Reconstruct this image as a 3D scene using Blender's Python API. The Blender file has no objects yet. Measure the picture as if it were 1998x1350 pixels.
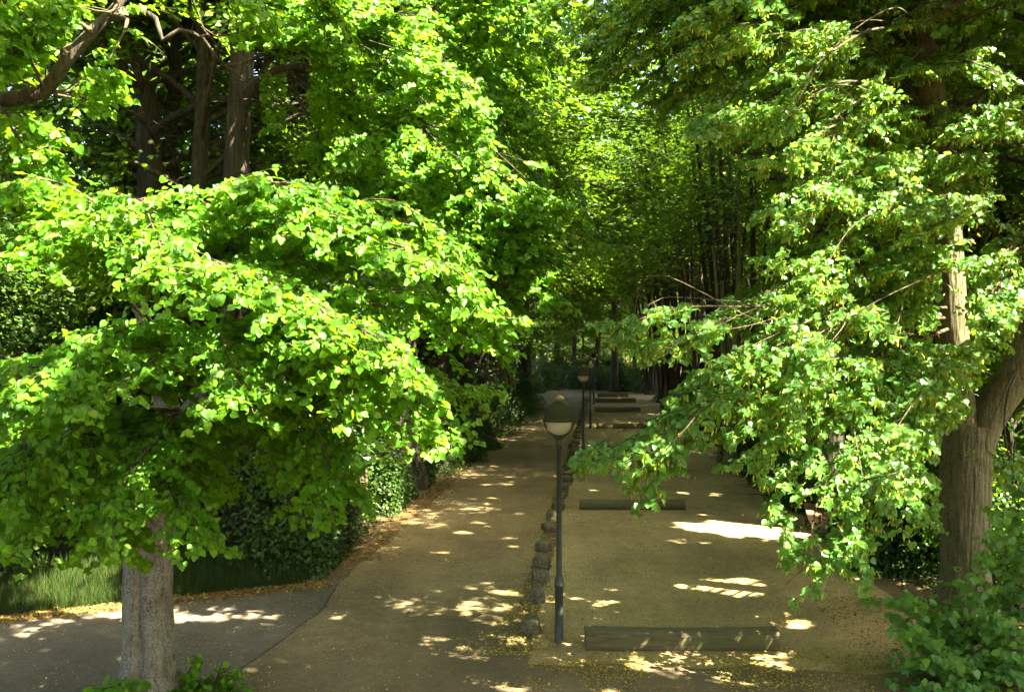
import bpy, bmesh, math, random
import numpy as np
from mathutils import Vector, noise

random.seed(7)
RNG = np.random.default_rng(11)
C = bpy.context.scene.collection
PI = math.pi
UP = np.array((0.0, 0.0, 1.0))

# ----------------------------------------------------------------------------
# camera: 4.87 m above the ground, looking down the lane (+Y)
CAM_H, FPX, CXP, HZY = 4.87, 1942.0, 999.0, 665.0


def at(px, py, d):
    """a point d metres ahead, found from where the photograph shows it"""
    return np.array(((px - CXP) / FPX * d, d, CAM_H - (py - HZY) / FPX * d))


def gp(px, py):
    """the ground point seen there"""
    d = CAM_H * FPX / (py - HZY)
    return np.array(((px - CXP) / FPX * d, d, 0.0))


def lane(off, y):
    return 0.76 + 0.0915 * (y - 16.03) + off


def project(P):
    d = np.maximum(P[:, 1], 0.05)
    return CXP + P[:, 0] / d * FPX, HZY - (P[:, 2] - CAM_H) / d * FPX, P[:, 1]


def unit(v):
    v = np.asarray(v, float)
    return v / (np.linalg.norm(v, axis=-1, keepdims=True) + 1e-9)


# ----------------------------------------------------------------------------
# sun and the gaps in the canopy that let it through
ELEV, AZ = math.radians(54), math.radians(120)      # azimuth clockwise from +Y
SUN = np.array((math.sin(AZ) * math.cos(ELEV), math.cos(AZ) * math.cos(ELEV), math.sin(ELEV)))
SU = unit(np.cross(UP, SUN))
SV = np.cross(SUN, SU)
CELL, HALF = 0.05, 1500


class Gaps:
    def __init__(s):
        s.g = np.full((2 * HALF, 2 * HALF), 1e9, np.float32)

    def disc(s, p, r, wob=0.3):
        p = np.asarray(p, float)
        u, v, w = p @ SU, p @ SV, p @ SUN
        n = int(r * (1 + wob) / CELL) + 2
        iu, iv = int(u / CELL) + HALF, int(v / CELL) + HALF
        a0, a1, b0, b1 = iu - n, iu + n + 1, iv - n, iv + n + 1
        if a0 < 0 or b0 < 0 or a1 > 2 * HALF or b1 > 2 * HALF:
            return
        X, Y = np.meshgrid(np.arange(-n, n + 1) * CELL, np.arange(-n, n + 1) * CELL, indexing='ij')
        th = np.arctan2(Y, X)
        ph = random.random() * 6
        rr = r * (1 + wob * (0.5 * np.sin(3 * th + ph) + 0.5 * np.sin(5 * th + 2 * ph)))
        m = X * X + Y * Y < rr * rr
        sub = s.g[a0:a1, b0:b1]
        sub[m] = np.minimum(sub[m], w)

    def keep(s, P, margin=0.5):
        u = np.clip((P @ SU / CELL).astype(int) + HALF, 0, 2 * HALF - 1)
        v = np.clip((P @ SV / CELL).astype(int) + HALF, 0, 2 * HALF - 1)
        return P @ SUN < s.g[u, v] + margin


GA, GB, GC = Gaps(), Gaps(), Gaps()
for px, py, d, r in [
    # sunny tops of the left lime
    (640, 370, 10.8, .8), (560, 400, 11.2, .8), (480, 370, 11.6, .6), (100, 360, 11.2, .7), (60, 500, 10.5, .45),
    (200, 450, 11.3, .6), (350, 500, 10.6, .8), (480, 520, 10.6, .7), (600, 560, 10.4, .7), (760, 480, 10.6, .8),
    (870, 540, 10.3, .7), (700, 640, 9.9, .8), (820, 640, 10.2, .8), (900, 660, 10, .5), (560, 620, 10.2, .6),
    (700, 740, 9.8, .4), (820, 885, 10, .3), (720, 830, 9.8, .3), (560, 700, 10, .4), (30, 840, 10, .3),
    (300, 560, 10.4, .5), (660, 470, 10.8, .7), (930, 600, 10, .4),
    # boughs of the tree behind it
    (620, 40, 17.6, 1.1), (700, 60, 17, 1.3), (850, 50, 15.5, 1.3), (980, 50, 14.8, 1.0), (780, 120, 16, 1.1), (900, 170, 15.3, .9),
    (850, 230, 15.8, .8), (960, 270, 15.3, .6), (1000, 330, 15.4, .6), (950, 400, 16, .35), (1080, 400, 15.6, .28),
    (900, 450, 16, .4), (1060, 560, 15.6, .22), (780, 380, 17, .6), (600, 330, 17, .5),
    # top left boughs
    (50, 40, 12, .9), (200, 60, 12.2, .9), (330, 40, 12.2, .9), (20, 170, 12, .4), (150, 220, 12.3, .35), (230, 330, 12.3, .3),
    (430, 20, 12.4, .5), (120, 110, 12.2, .6),
    # right lime
    (1900, 370, 14.2, .8), (1800, 440, 14.5, .6), (1750, 480, 14, .6), (1920, 460, 13.8, .6), (1980, 120, 15, .7),
    (1760, 600, 14, .6), (1350, 690, 14.1, .6), (1290, 650, 14, .4), (1720, 900, 14.2, .32), (1700, 780, 14, .4),
    (1640, 610, 14.2, .5), (1900, 740, 14, .4), (1640, 1110, 13.6, .2), (1960, 300, 14.5, .6), (1550, 300, 15, .36),
    (1450, 250, 14.8, .24), (1520, 560, 14.2, .3), (1760, 1000, 14, .2), (1560, 480, 14.2, .4), (1430, 720, 14, .4),
    (1950, 880, 20.5, .9), (1985, 950, 20, .8), (1960, 820, 20.5, .8), (1930, 960, 20, .5), (1250, 900, 13.2, .3), (1700, 640, 14, .4), (1500, 60, 15, .35), (1650, 120, 15.5, .7), (1750, 200, 15.5, .6), (1620, 260, 15, .6), (1850, 150, 15, .7), (1700, 350, 14.8, .5), (1480, 160, 15, .25),
    (1800, 450, 14, 1.1), (1700, 700, 14, .8), (1600, 560, 14, .65), (1880, 420, 14, 1.0), (1950, 560, 15.4, .6), (1880, 620, 15, .4), (1560, 720, 14.2, .4), (1820, 830, 14, .4), (1620, 900, 14, .25), (1380, 640, 14.2, .4),
]:
    GA.disc(at(px, py, d), r * ((1.2 if py > 540 and px < 1540 else 1.55) if px > 1200 else 1.12))
for px, py, r in [(1345, 1031, .4), (1395, 1030, .8), (1450, 1032, 1.05), (1500, 1038, .8), (1535, 1046, .4), (1420, 1145, .8),
                  (1460, 1140, .3), (1375, 1152, .2), (1300, 1132, .2), (1500, 1148, .18), (1160, 957, .2), (1200, 958, .3), (1260, 960, .35),
                  (1330, 962, .3), (1390, 965, .3), (1200, 820, .6), (1240, 819, .8), (1275, 820, .7), (1000, 1346, .26), (965, 1156, .2),
                  (1260, 1246, .0), (1180, 1175, .14), (1550, 1225, .16), (985, 945, .3), (950, 946, .25), (1180, 1350, .2), (1330, 1300, .14)]:
    if r:
        GB.disc(gp(px, py), r)
GB.disc(at(1270, 1246, 15.4), .13)
for px, py, r in [(410, 1188, .1), (475, 1225, .14), (520, 1222, .13), (480, 1255, .12), (490, 1308, .16), (540, 1290, .1), (700, 1185, .12),
                  (760, 1230, .13), (830, 1255, .14), (920, 1178, .2), (980, 1190, .14), (1000, 1160, .16), (860, 1080, .2), (930, 1020, .25),
                  (905, 1040, .25), (990, 1052, .2), (800, 1020, .2), (960, 910, .3), (1010, 880, .3), (1000, 930, .25), (1050, 905, .3)]:
    GC.disc(gp(px, py), r)
for _ in range(230):
    y = 13.8 + 60 * random.random() ** 1.7
    x = lane(random.uniform(-4.6, 6.0), y) if y > 18 else random.uniform(-7, 8)
    GC.disc((x, y, 0), random.choice((.05, .06, .07, .09, .11, .16)) * (1 + .012 * y))


# ----------------------------------------------------------------------------
# materials
def mat(name):
    m = bpy.data.materials.new(name)
    m.use_nodes = True
    nt = m.node_tree
    return m, nt, nt.nodes, nt.nodes.get('Principled BSDF')


def lk(nt, a, b):
    nt.links.new(a, b)


def ramp(nt, fac, stops):
    r = nt.nodes.new('ShaderNodeValToRGB')
    el = r.color_ramp.elements
    while len(el) < len(stops):
        el.new(0.5)
    for e, (p, c) in zip(el, stops):
        e.position = p
        e.color = (*c, 1)
    lk(nt, fac, r.inputs[0])
    return r.outputs[0]


def tex(nt, kind, scale, vec, detail=4, rough=0.6, dist=0.0):
    n = nt.nodes.new('ShaderNodeTexNoise' if kind == 'noise' else 'ShaderNodeTexVoronoi')
    n.inputs['Scale'].default_value = scale
    if kind == 'noise':
        n.inputs['Detail'].default_value = detail
        n.inputs['Roughness'].default_value = rough
        n.inputs['Distortion'].default_value = dist
    lk(nt, vec, n.inputs['Vector'])
    return n


def coords(nt, scale=(1, 1, 1)):
    t = nt.nodes.new('ShaderNodeTexCoord')
    mp = nt.nodes.new('ShaderNodeMapping')
    mp.inputs['Scale'].default_value = scale
    lk(nt, t.outputs['Object'], mp.inputs[0])
    return mp.outputs[0]


def mixc(nt, fac, a, b, mode='MIX'):
    n = nt.nodes.new('ShaderNodeMix')
    n.data_type = 'RGBA'
    n.blend_type = mode
    for s, v in ((n.inputs[0], fac), (n.inputs[6], a), (n.inputs[7], b)):
        if hasattr(v, 'links'):
            lk(nt, v, s)
        else:
            s.default_value = v if not isinstance(v, tuple) or len(v) == 4 else (*v, 1)
    return n.outputs[2]


def bump(nt, h, strength, dist, bsdf):
    b = nt.nodes.new('ShaderNodeBump')
    b.inputs['Strength'].default_value = strength
    b.inputs['Distance'].default_value = dist
    lk(nt, h, b.inputs['Height'])
    lk(nt, b.outputs[0], bsdf.inputs['Normal'])


def leaf_mat(name, lo, mid, hi, trans, tmix=0.42, rough=0.48, spec=0.22, warm=(1.18, 1.02, .8)):
    m, nt, nd, bs = mat(name)
    g = nd.new('ShaderNodeNewGeometry')
    col = ramp(nt, g.outputs['Random Per Island'], [(0, lo), (.5, mid), (.93, hi), (1, (hi[0] * 1.5, hi[1] * 1.1, hi[2]))])
    v = coords(nt)
    big = tex(nt, 'noise', 0.9, v, 2)
    col = mixc(nt, ramp(nt, big.outputs[0], [(.35, (0, 0, 0)), (.65, (1, 1, 1))]), col, mixc(nt, 1.0, col, warm, 'MULTIPLY'))
    lk(nt, col, bs.inputs['Base Color'])
    bs.inputs['Roughness'].default_value = rough
    bs.inputs['Specular IOR Level'].default_value = spec
    tr = nd.new('ShaderNodeBsdfTranslucent')
    tc = mixc(nt, 0.35, (*trans, 1), col)
    lk(nt, tc, tr.inputs[0])
    mx = nd.new('ShaderNodeMixShader')
    mx.inputs[0].default_value = tmix
    lk(nt, bs.outputs[0], mx.inputs[1])
    lk(nt, tr.outputs[0], mx.inputs[2])
    lk(nt, mx.outputs[0], nd['Material Output'].inputs[0])
    return m


M = {}
M['lime_leaf'] = leaf_mat('lime_leaf', (.036, .128, .006), (.050, .158, .007), (.085, .20, .008), (.38, .62, .006), .5)
M['lime_leaf_cool'] = leaf_mat('lime_leaf_cool', (.048, .148, .028), (.070, .195, .038), (.105, .245, .046), (.44, .64, .03), .48, .40, .42, (1.05, 1.03, .9))
M['wood_leaf'] = leaf_mat('wood_leaf', (.034, .088, .009), (.047, .108, .009), (.072, .132, .009), (.18, .32, .007), .45)
M['beech_leaf'] = leaf_mat('beech_leaf', (.042, .088, .007), (.058, .110, .007), (.085, .135, .007), (.13, .26, .008), .42)
M['hedge_shade_leaf'] = leaf_mat('hedge_shade_leaf', (.017, .046, .008), (.025, .062, .010), (.042, .085, .010), (.08, .16, .008), .28, .45)  # dark hedge green; on the left understorey it stands in for shade
M['blossom'] = leaf_mat('blossom', (.30, .38, .05), (.38, .46, .06), (.46, .50, .07), (.5, .5, .1), .4, .6, .2)
M['grass'] = leaf_mat('grass_blade', (.012, .034, .005), (.019, .047, .007), (.045, .056, .013), (.09, .16, .012), .3, .6)
M['petals'] = leaf_mat('petals', (.22, .20, .04), (.30, .28, .055), (.38, .36, .06), (.3, .28, .05), .15, .8, .15)
M['litter'] = leaf_mat('litter', (.16, .10, .035), (.11, .065, .028), (.25, .20, .045), (.2, .15, .04), .1, .8, .15)


def bark_mat(name, dark, light, lichen, lich_amt, vs=1.0):
    m, nt, nd, bs = mat(name)
    v = coords(nt, (1, 1, .11))
    v2 = coords(nt)
    n = tex(nt, 'noise', 19 * vs, v, 7, .7, .6)
    vo = tex(nt, 'vor', 20 * vs, v)
    col = ramp(nt, n.outputs[0], [(.36, dark), (.52, light), (.7, tuple(x * 1.35 for x in light))])
    l = tex(nt, 'noise', 3.2, v2, 7, .7, .3)
    l2 = tex(nt, 'noise', 38, v2, 4, .7)
    mm = nd.new('ShaderNodeMath')
    mm.operation = 'MULTIPLY'
    lk(nt, ramp(nt, l.outputs[0], [(.62 - .3 * lich_amt, (0, 0, 0)), (.72 - .2 * lich_amt, (1, 1, 1))]), mm.inputs[0])
    lk(nt, ramp(nt, l2.outputs[0], [(.42, (0, 0, 0)), (.6, (1, 1, 1))]), mm.inputs[1])
    col = mixc(nt, mm.outputs[0], col, (*lichen, 1))
    lk(nt, col, bs.inputs['Base Color'])
    bs.inputs['Roughness'].default_value = .9
    bs.inputs['Specular IOR Level'].default_value = .15
    a = nd.new('ShaderNodeMath')
    a.operation = 'ADD'
    lk(nt, n.outputs[0], a.inputs[0])
    lk(nt, vo.outputs[0], a.inputs[1])
    bump(nt, a.outputs[0], .8, .03, bs)
    return m


M['bark_lime'] = bark_mat('bark_lime', (.028, .022, .012), (.125, .10, .06), (.20, .21, .155), .85)
M['bark_brown'] = bark_mat('bark_brown', (.026, .022, .010), (.098, .083, .040), (.15, .15, .08), .85)
M['bark_dark'] = bark_mat('bark_dark', (.014, .011, .007), (.047, .038, .024), (.09, .088, .065), .3)
M['twig'] = bark_mat('twig_bark', (.03, .023, .012), (.075, .059, .032), (.10, .095, .06), .3)


def ground_mat(name, stops, speck, spk_amt, bstr=.4, fine=90, grain=260):
    m, nt, nd, bs = mat(name)
    v = coords(nt)
    big = tex(nt, 'noise', .35, v, 5, .65, .5)
    med = tex(nt, 'noise', 3.2, v, 6, .7, .3)
    fin = tex(nt, 'noise', fine, v, 3, .7)
    vo = tex(nt, 'vor', grain, v)
    a = nd.new('ShaderNodeMath')
    a.operation = 'MULTIPLY_ADD'
    lk(nt, med.outputs[0], a.inputs[0])
    a.inputs[1].default_value = .45
    lk(nt, big.outputs[0], a.inputs[2])
    trk = tex(nt, 'noise', 1.5, coords(nt, (1, .05, 1)), 3, .6)
    a2 = nd.new('ShaderNodeMath')
    a2.operation = 'MULTIPLY_ADD'
    lk(nt, trk.outputs[0], a2.inputs[0])
    a2.inputs[1].default_value = .35
    lk(nt, a.outputs[0], a2.inputs[2])
    a3 = nd.new('ShaderNodeMath')
    a3.operation = 'SUBTRACT'
    lk(nt, a2.outputs[0], a3.inputs[0])
    a3.inputs[1].default_value = .175
    a = a3
    col = ramp(nt, a.outputs[0], [(.56, stops[0]), (.72, stops[1]), (.88, stops[2])])
    f = ramp(nt, fin.outputs[0], [(.36, (.42, .42, .42)), (.64, (1.42, 1.4, 1.34))])
    f2 = ramp(nt, tex(nt, 'noise', 11, v, 5, .75, .4).outputs[0], [(.35, (.74, .73, .70)), (.62, (1.14, 1.13, 1.12))])
    f = mixc(nt, 1.0, f, f2, 'MULTIPLY')
    col = mixc(nt, 1.0, col, f, 'MULTIPLY')
    sp = ramp(nt, vo.outputs['Color'], [(.0, (0, 0, 0)), (1 - spk_amt, (0, 0, 0)), (1 - spk_amt * .7, (1, 1, 1))])
    col = mixc(nt, sp, col, (*speck, 1))
    lk(nt, col, bs.inputs['Base Color'])
    bs.inputs['Roughness'].default_value = .88
    bs.inputs['Specular IOR Level'].default_value = .25
    b2 = nd.new('ShaderNodeMath')
    b2.operation = 'ADD'
    lk(nt, fin.outputs[0], b2.inputs[0])
    lk(nt, med.outputs[0], b2.inputs[1])
    bump(nt, b2.outputs[0], bstr, .012, bs)
    return m


M['earth'] = ground_mat('forest_floor', [(.05, .034, .016), (.085, .058, .026), (.13, .09, .04)], (.19, .13, .05), .25, .9, 40, 60)
M['asphalt'] = ground_mat('grey_asphalt', [(.075, .058, .042), (.095, .075, .054), (.118, .095, .068)], (.2, .18, .14), .2)
M['path'] = ground_mat('worn_asphalt', [(.116, .083, .040), (.164, .119, .056), (.215, .160, .080)], (.26, .21, .11), .22)
def dusty(m):
    # grey asphalt near the road, dustier up the lane
    nt = m.node_tree
    bs = nt.nodes['Principled BSDF']
    src = bs.inputs['Base Color'].links[0].from_socket
    t = nt.nodes.new('ShaderNodeTexCoord')
    sx = nt.nodes.new('ShaderNodeSeparateXYZ')
    lk(nt, t.outputs['Object'], sx.inputs[0])
    n = tex(nt, 'noise', .5, t.outputs['Object'], 4, .6)
    ma = nd2 = nt.nodes.new('ShaderNodeMath')
    ma.operation = 'MULTIPLY_ADD'
    lk(nt, n.outputs[0], ma.inputs[0])
    ma.inputs[1].default_value = 7
    lk(nt, sx.outputs[1], ma.inputs[2])
    mr = nt.nodes.new('ShaderNodeMapRange')
    mr.inputs[1].default_value, mr.inputs[2].default_value = 17.5, 26
    lk(nt, ma.outputs[0], mr.inputs[0])
    lk(nt, mixc(nt, mr.outputs[0], mixc(nt, 1.0, src, (.66, .70, .80), 'MULTIPLY'), src), bs.inputs['Base Color'])


dusty(M['path'])
M['gravel'] = ground_mat('fine_gravel', [(.165, .118, .050), (.25, .18, .076), (.335, .246, .108)], (.34, .28, .14), .3, .6, 60, 180)
M['seam'] = ground_mat('seam_tar', [(.03, .027, .022), (.045, .04, .03), (.06, .052, .04)], (.08, .07, .05), .1)
M['stone'] = ground_mat('mossy_stone', [(.07, .062, .036), (.12, .105, .062), (.17, .15, .095)], (.07, .09, .03), .15, .8, 30, 24)
M['rustymetal'] = ground_mat('pale_board', [(.22, .2, .16), (.28, .26, .2), (.33, .31, .26)], (.2, .2, .15), .1)


def wood_mat(name, a, b, moss, amt):
    m, nt, nd, bs = mat(name)
    v = coords(nt, (.12, 1, 1))
    n = tex(nt, 'noise', 24, v, 6, .7, .4)
    col = ramp(nt, n.outputs[0], [(.35, a), (.68, b)])
    v2 = coords(nt)
    l = tex(nt, 'noise', 2.6, v2, 7, .75, .2)
    col = mixc(nt, ramp(nt, l.outputs[0], [(.6 - .3 * amt, (0, 0, 0)), (.75 - .2 * amt, (1, 1, 1))]), col, (*moss, 1))
    lk(nt, col, bs.inputs['Base Color'])
    bs.inputs['Roughness'].default_value = .9
    bump(nt, n.outputs[0], 1.0, .03, bs)
    return m


M['log'] = wood_mat('mossy_log', (.040, .031, .012), (.13, .10, .042), (.072, .076, .018), .55)
M['log_end'] = wood_mat('cut_wood', (.07, .055, .03), (.15, .12, .07), (.07, .07, .03), .3)
M['bench'] = wood_mat('bench_wood', (.26, .11, .05), (.42, .2, .1), (.3, .16, .08), .2)
M['post'] = wood_mat('brown_post', (.07, .04, .02), (.11, .065, .035), (.08, .06, .03), .2)


def plain(name, col, rough, metal=0.0, spec=.5, noise_amt=.25, sss=None):
    m, nt, nd, bs = mat(name)
    v = coords(nt)
    n = tex(nt, 'noise', 14, v, 6, .7)
    c = ramp(nt, n.outputs[0], [(.3, tuple(x * (1 - noise_amt) for x in col)), (.7, tuple(x * (1 + noise_amt) for x in col))])
    lk(nt, c, bs.inputs['Base Color'])
    bs.inputs['Roughness'].default_value = rough
    bs.inputs['Metallic'].default_value = metal
    bs.inputs['Specular IOR Level'].default_value = spec
    return m


M['pole'] = plain('grey_green_paint', (.034, .040, .031), .5, spec=.35)
M['cap'] = plain('olive_lamp_cap', (.034, .037, .016), .9, spec=.08)
M['knob'] = plain('ochre_knob', (.19, .15, .07), .8, spec=.1)
M['globe'] = plain('milky_globe', (.42, .39, .25), .25, noise_amt=.06)
M['concrete'] = plain('bench_concrete', (.25, .2, .14), .8)


# ----------------------------------------------------------------------------
# mesh helpers
def mesh_np(name, V, F, m, parent=None, smooth=True, midx=None):
    me = bpy.data.meshes.new(name)
    V = np.ascontiguousarray(V, np.float32)
    F = np.ascontiguousarray(F, np.int32)
    nf, k = F.shape
    me.vertices.add(len(V))
    me.vertices.foreach_set('co', V.ravel())
    me.loops.add(nf * k)
    me.loops.foreach_set('vertex_index', F.ravel())
    me.polygons.add(nf)
    me.polygons.foreach_set('loop_start', np.arange(0, nf * k, k, dtype=np.int32))
    if smooth:
        me.polygons.foreach_set('use_smooth', np.ones(nf, bool))
    for mm in (m if isinstance(m, (list, tuple)) else [m]):
        me.materials.append(mm)
    if midx is not None:
        me.polygons.foreach_set('material_index', np.asarray(midx, np.int32))
    me.update(calc_edges=True)
    o = bpy.data.objects.new(name, me)
    C.objects.link(o)
    o.parent = parent
    return o


def mesh_bm(name, bm, m, parent=None, smooth=False):
    me = bpy.data.meshes.new(name)
    bm.normal_update()
    bm.to_mesh(me)
    bm.free()
    for mm in (m if isinstance(m, (list, tuple)) else [m]):
        me.materials.append(mm)
    if smooth:
        for p in me.polygons:
            p.use_smooth = True
    o = bpy.data.objects.new(name, me)
    C.objects.link(o)
    o.parent = parent
    return o


def thing(name, label, cat, loc=(0, 0, 0), rz=0.0, group=None):
    o = bpy.data.objects.new(name, None)
    o.empty_display_size = .2
    C.objects.link(o)
    o.location = [float(x) for x in loc]
    o.rotation_euler = (0, 0, rz)
    tag(o, label, cat, group)
    return o


def tag(o, label, cat, group=None, kind=None):
    o['label'] = label
    o['category'] = cat
    if group:
        o['group'] = group
    if kind:
        o['kind'] = kind
    return o


class Tubes:
    def __init__(s):
        s.V, s.F, s.n = [], [], 0

    def add(s, pts, rad, sides=6, fn=None):
        pts = np.asarray(pts, float)
        n = len(pts)
        rad = np.broadcast_to(np.asarray(rad, float), (n,))
        t = np.gradient(pts, axis=0)
        t = unit(t)
        ref = np.array((1.0, 0, 0)) if abs(t[0][0]) < .9 else np.array((0, 1.0, 0))
        a = np.linspace(0, 2 * PI, sides, endpoint=False)
        rows = []
        for i in range(n):
            b = unit(np.cross(t[i], ref))
            ref = unit(np.cross(b, t[i]))
            r = rad[i] * np.ones(sides)
            if fn is not None:
                # angle measured in the world, so features keep their side
                dirs = np.outer(np.cos(a), ref) + np.outer(np.sin(a), b)
                r = r * fn(np.arctan2(dirs[:, 1], dirs[:, 0]), pts[i][2])
            rows.append(pts[i] + (np.cos(a) * r)[:, None] * ref + (np.sin(a) * r)[:, None] * b)
        V = np.concatenate(rows)
        i = np.arange(n - 1)[:, None] * sides
        j = np.arange(sides)[None, :]
        k = (j + 1) % sides
        F = np.stack([i + j, i + k, i + sides + k, i + sides + j], -1).reshape(-1, 4)
        s.V.append(V)
        s.F.append(F + s.n)
        s.n += len(V)

    def arrays(s):
        return np.concatenate(s.V), np.concatenate(s.F)

    def build(s, name, m, parent=None):
        V, F = s.arrays()
        return mesh_np(name, V, F, m, parent)


def curve(pts, step=.12):
    """Catmull-Rom through the points, evenly sampled"""
    p = np.asarray(pts, float)
    p = np.vstack([2 * p[0] - p[1], p, 2 * p[-1] - p[-2]])
    out = []
    for i in range(1, len(p) - 2):
        n = max(2, int(np.linalg.norm(p[i + 1] - p[i]) / step))
        for t in np.linspace(0, 1, n, endpoint=False):
            a, b, c, d = p[i - 1:i + 3]
            out.append(.5 * (2 * b + (c - a) * t + (2 * a - 5 * b + 4 * c - d) * t * t + (3 * b - a - 3 * c + d) * t ** 3))
    out.append(p[-2])
    return np.array(out)


LEAF_HI = (np.array([(0, .05, 0), (0, 1.0, -.16), (-.27, -.05, .04), (-.49, .2, .08), (-.44, .52, .03), (-.17, .83, -.09),
                     (.27, -.05, .04), (.49, .2, .08), (.44, .52, .03), (.17, .83, -.09)]),
           np.array([(0, 2, 3), (0, 3, 4), (0, 4, 5), (0, 5, 1), (0, 7, 6), (0, 8, 7), (0, 9, 8), (0, 1, 9)]))
LEAF_LO = (np.array([(0, 0, 0), (-.36, .18, .07), (-.32, .62, .0), (0, 1, -.14), (.32, .62, .0), (.36, .18, .07)]),
           np.array([(0, 1, 2, 3), (0, 3, 4, 5)]))
BRACT = (np.array([(0, 0, 0), (-.13, .3, .02), (-.1, .8, .02), (0, 1, 0), (.1, .8, .02), (.13, .3, .02)]),
         np.array([(0, 1, 2, 3), (0, 3, 4, 5)]))
BLADE = (np.array([(-.013, 0, 0), (.013, 0, 0), (.011, .5, .03), (-.011, .5, .03), (0, 1, .16)]), np.array([(0, 1, 2, 3), (3, 2, 4, 4)]))
BLADE = (BLADE[0], np.array([(0, 1, 2), (0, 2, 3), (3, 2, 4)]))


class Leaves:
    """attachment point, face normal, tip direction and length of each leaf"""
    def __init__(s):
        s.P, s.N, s.T, s.S = [], [], [], []

    def add(s, P, N, T, S):
        s.P.append(P)
        s.N.append(N)
        s.T.append(T)
        s.S.append(S)

    def cat(s):
        return [np.concatenate(x) for x in (s.P, s.N, s.T, s.S)]

    def build(s, name, m, parent=None, form=LEAF_LO, keep=None, origin=(0, 0, 0)):
        P, N, T, S = s.cat()
        if keep is not None:
            k = keep(P)
            P, N, T, S = P[k], N[k], T[k], S[k]
        return leaf_mesh(name, P - np.asarray(origin, float), N, T, S, m, parent, form)


def leaf_mesh(name, P, N, T, S, m, parent, form):
    tv, tf = form
    N = unit(N)
    T = unit(T - N * np.sum(T * N, 1, keepdims=True))
    B = np.cross(T, N)
    n, k = len(P), len(tv)
    V = (P[:, None, :] + S[:, None, None] * (tv[None, :, 0:1] * B[:, None, :] + tv[None, :, 1:2] * T[:, None, :] + tv[None, :, 2:3] * N[:, None, :]))
    F = (np.arange(n)[:, None, None] * k + tf[None]).reshape(-1, tf.shape[1])
    return mesh_np(name, V.reshape(-1, 3), F, m, parent)


def rnd(n, s=1.0):
    return RNG.normal(0, s, (n, 3))


# ----------------------------------------------------------------------------
# a leafy bough: axis, alternate side twigs, leaves laid like shingles
def bough(L, pts, centre, twig=.75, leaf=.115, gap=.15, root_r=.035, start=.22, dens=1.0, bl=None, down=.55, ok=None, vert=1.0):
    ax = curve(pts, .1)
    if ok is not None:
        good = np.nonzero(ok(ax))[0]
        if len(good) < 4 or good[-1] < min(12, len(ax) // 2):
            return None
        ax = ax[:max(good[-1] + 1, 5)]
    n = len(ax)
    seg = np.r_[0, np.cumsum(np.linalg.norm(np.diff(ax, axis=0), axis=1))]
    tot = seg[-1]
    tan = unit(np.gradient(ax, axis=0))
    tb = Tubes()
    tb.add(ax[::2] if n > 6 else ax, np.linspace(root_r, .006, len(ax[::2] if n > 6 else ax)), 6)
    sp, side = start * tot, 1

    def leaves_on(tp, d, sgn):
        ln = np.linalg.norm(np.diff(tp, axis=0), axis=1).sum()
        m = max(3, int(ln / .052 * dens))
        t = np.sort(RNG.uniform(.08, 1, m))
        x = np.linspace(0, 1, len(tp))
        P = np.stack([np.interp(t, x, tp[:, q]) for q in range(3)], 1)
        sg = np.where(np.arange(m) % 2, 1, -1)[:, None]
        lat = unit(np.cross(d, UP)) * sg
        o = P - centre
        o[:, 2] = 0
        o = unit(o)
        N = unit(UP * .72 + o * .42 + np.array((.05, -.18, 0)) + rnd(m, .38))
        T = o * .35 + lat * .55 + d * .4 - UP * down + rnd(m, .32)
        S = leaf * RNG.uniform(.62, 1.15, m)
        P = P + unit(T) * .03 + rnd(m, .012)
        L.add(P, N, T, S)
        if bl is not None:
            k = RNG.random(m) < .5
            kn = int(k.sum())
            if kn:
                for rep in range(2):
                    T2 = -UP + rnd(kn, .35) + o[k] * .25
                    N2 = o[k] + rnd(kn, .5)
                    bl.add(P[k] - UP * .02 + rnd(kn, .025), N2, T2, RNG.uniform(.045, .10, kn))

    while sp < tot:
        s = sp / tot
        p = np.array([np.interp(sp, seg, ax[:, q]) for q in range(3)])
        i = min(n - 1, int(np.searchsorted(seg, sp)))
        d0 = tan[i]
        h = unit(np.cross(d0, UP))
        d = unit(d0 * RNG.uniform(.4, .9) + side * h * RNG.uniform(.35, 1.1) + UP * RNG.uniform(-.45, .55) * vert)
        ln = twig * RNG.uniform(.65, 1.25) * (1.1 - .62 * s)
        t = np.linspace(0, 1, 7)[:, None]
        tp = p + d * ln * t - UP * (RNG.uniform(.1, .5) * ln * (.4 + .6 * vert)) * t * t + h * RNG.uniform(-.15, .15) * t * t
        sp += gap * RNG.uniform(.7, 1.3)
        side = -side
        if ok is not None and not ok(tp[3:5]).all():
            continue
        tb.add(tp, np.linspace(.007, .002, 7), 4)
        leaves_on(tp, d, side)
        for q in (.3, .6):
            if RNG.random() < .85:
                p2 = p + d * ln * q - UP * .34 * ln * q * q
                d2 = unit(d + (1 if q < .5 else -1) * unit(np.cross(d, UP)) * .8 * side + UP * RNG.uniform(-.6, .4) * vert)
                l2 = ln * RNG.uniform(.35, .6)
                t2 = np.linspace(0, 1, 5)[:, None]
                tp2 = p2 + d2 * l2 * t2 - UP * .3 * l2 * t2 * t2
                tb.add(tp2, np.linspace(.004, .0015, 5), 3)
                leaves_on(tp2, d2, side)
    leaves_on(ax[int(n * .75):], tan[-1], 1)
    return tb


def px_path(pts):
    return [at(*p) for p in pts]


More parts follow.
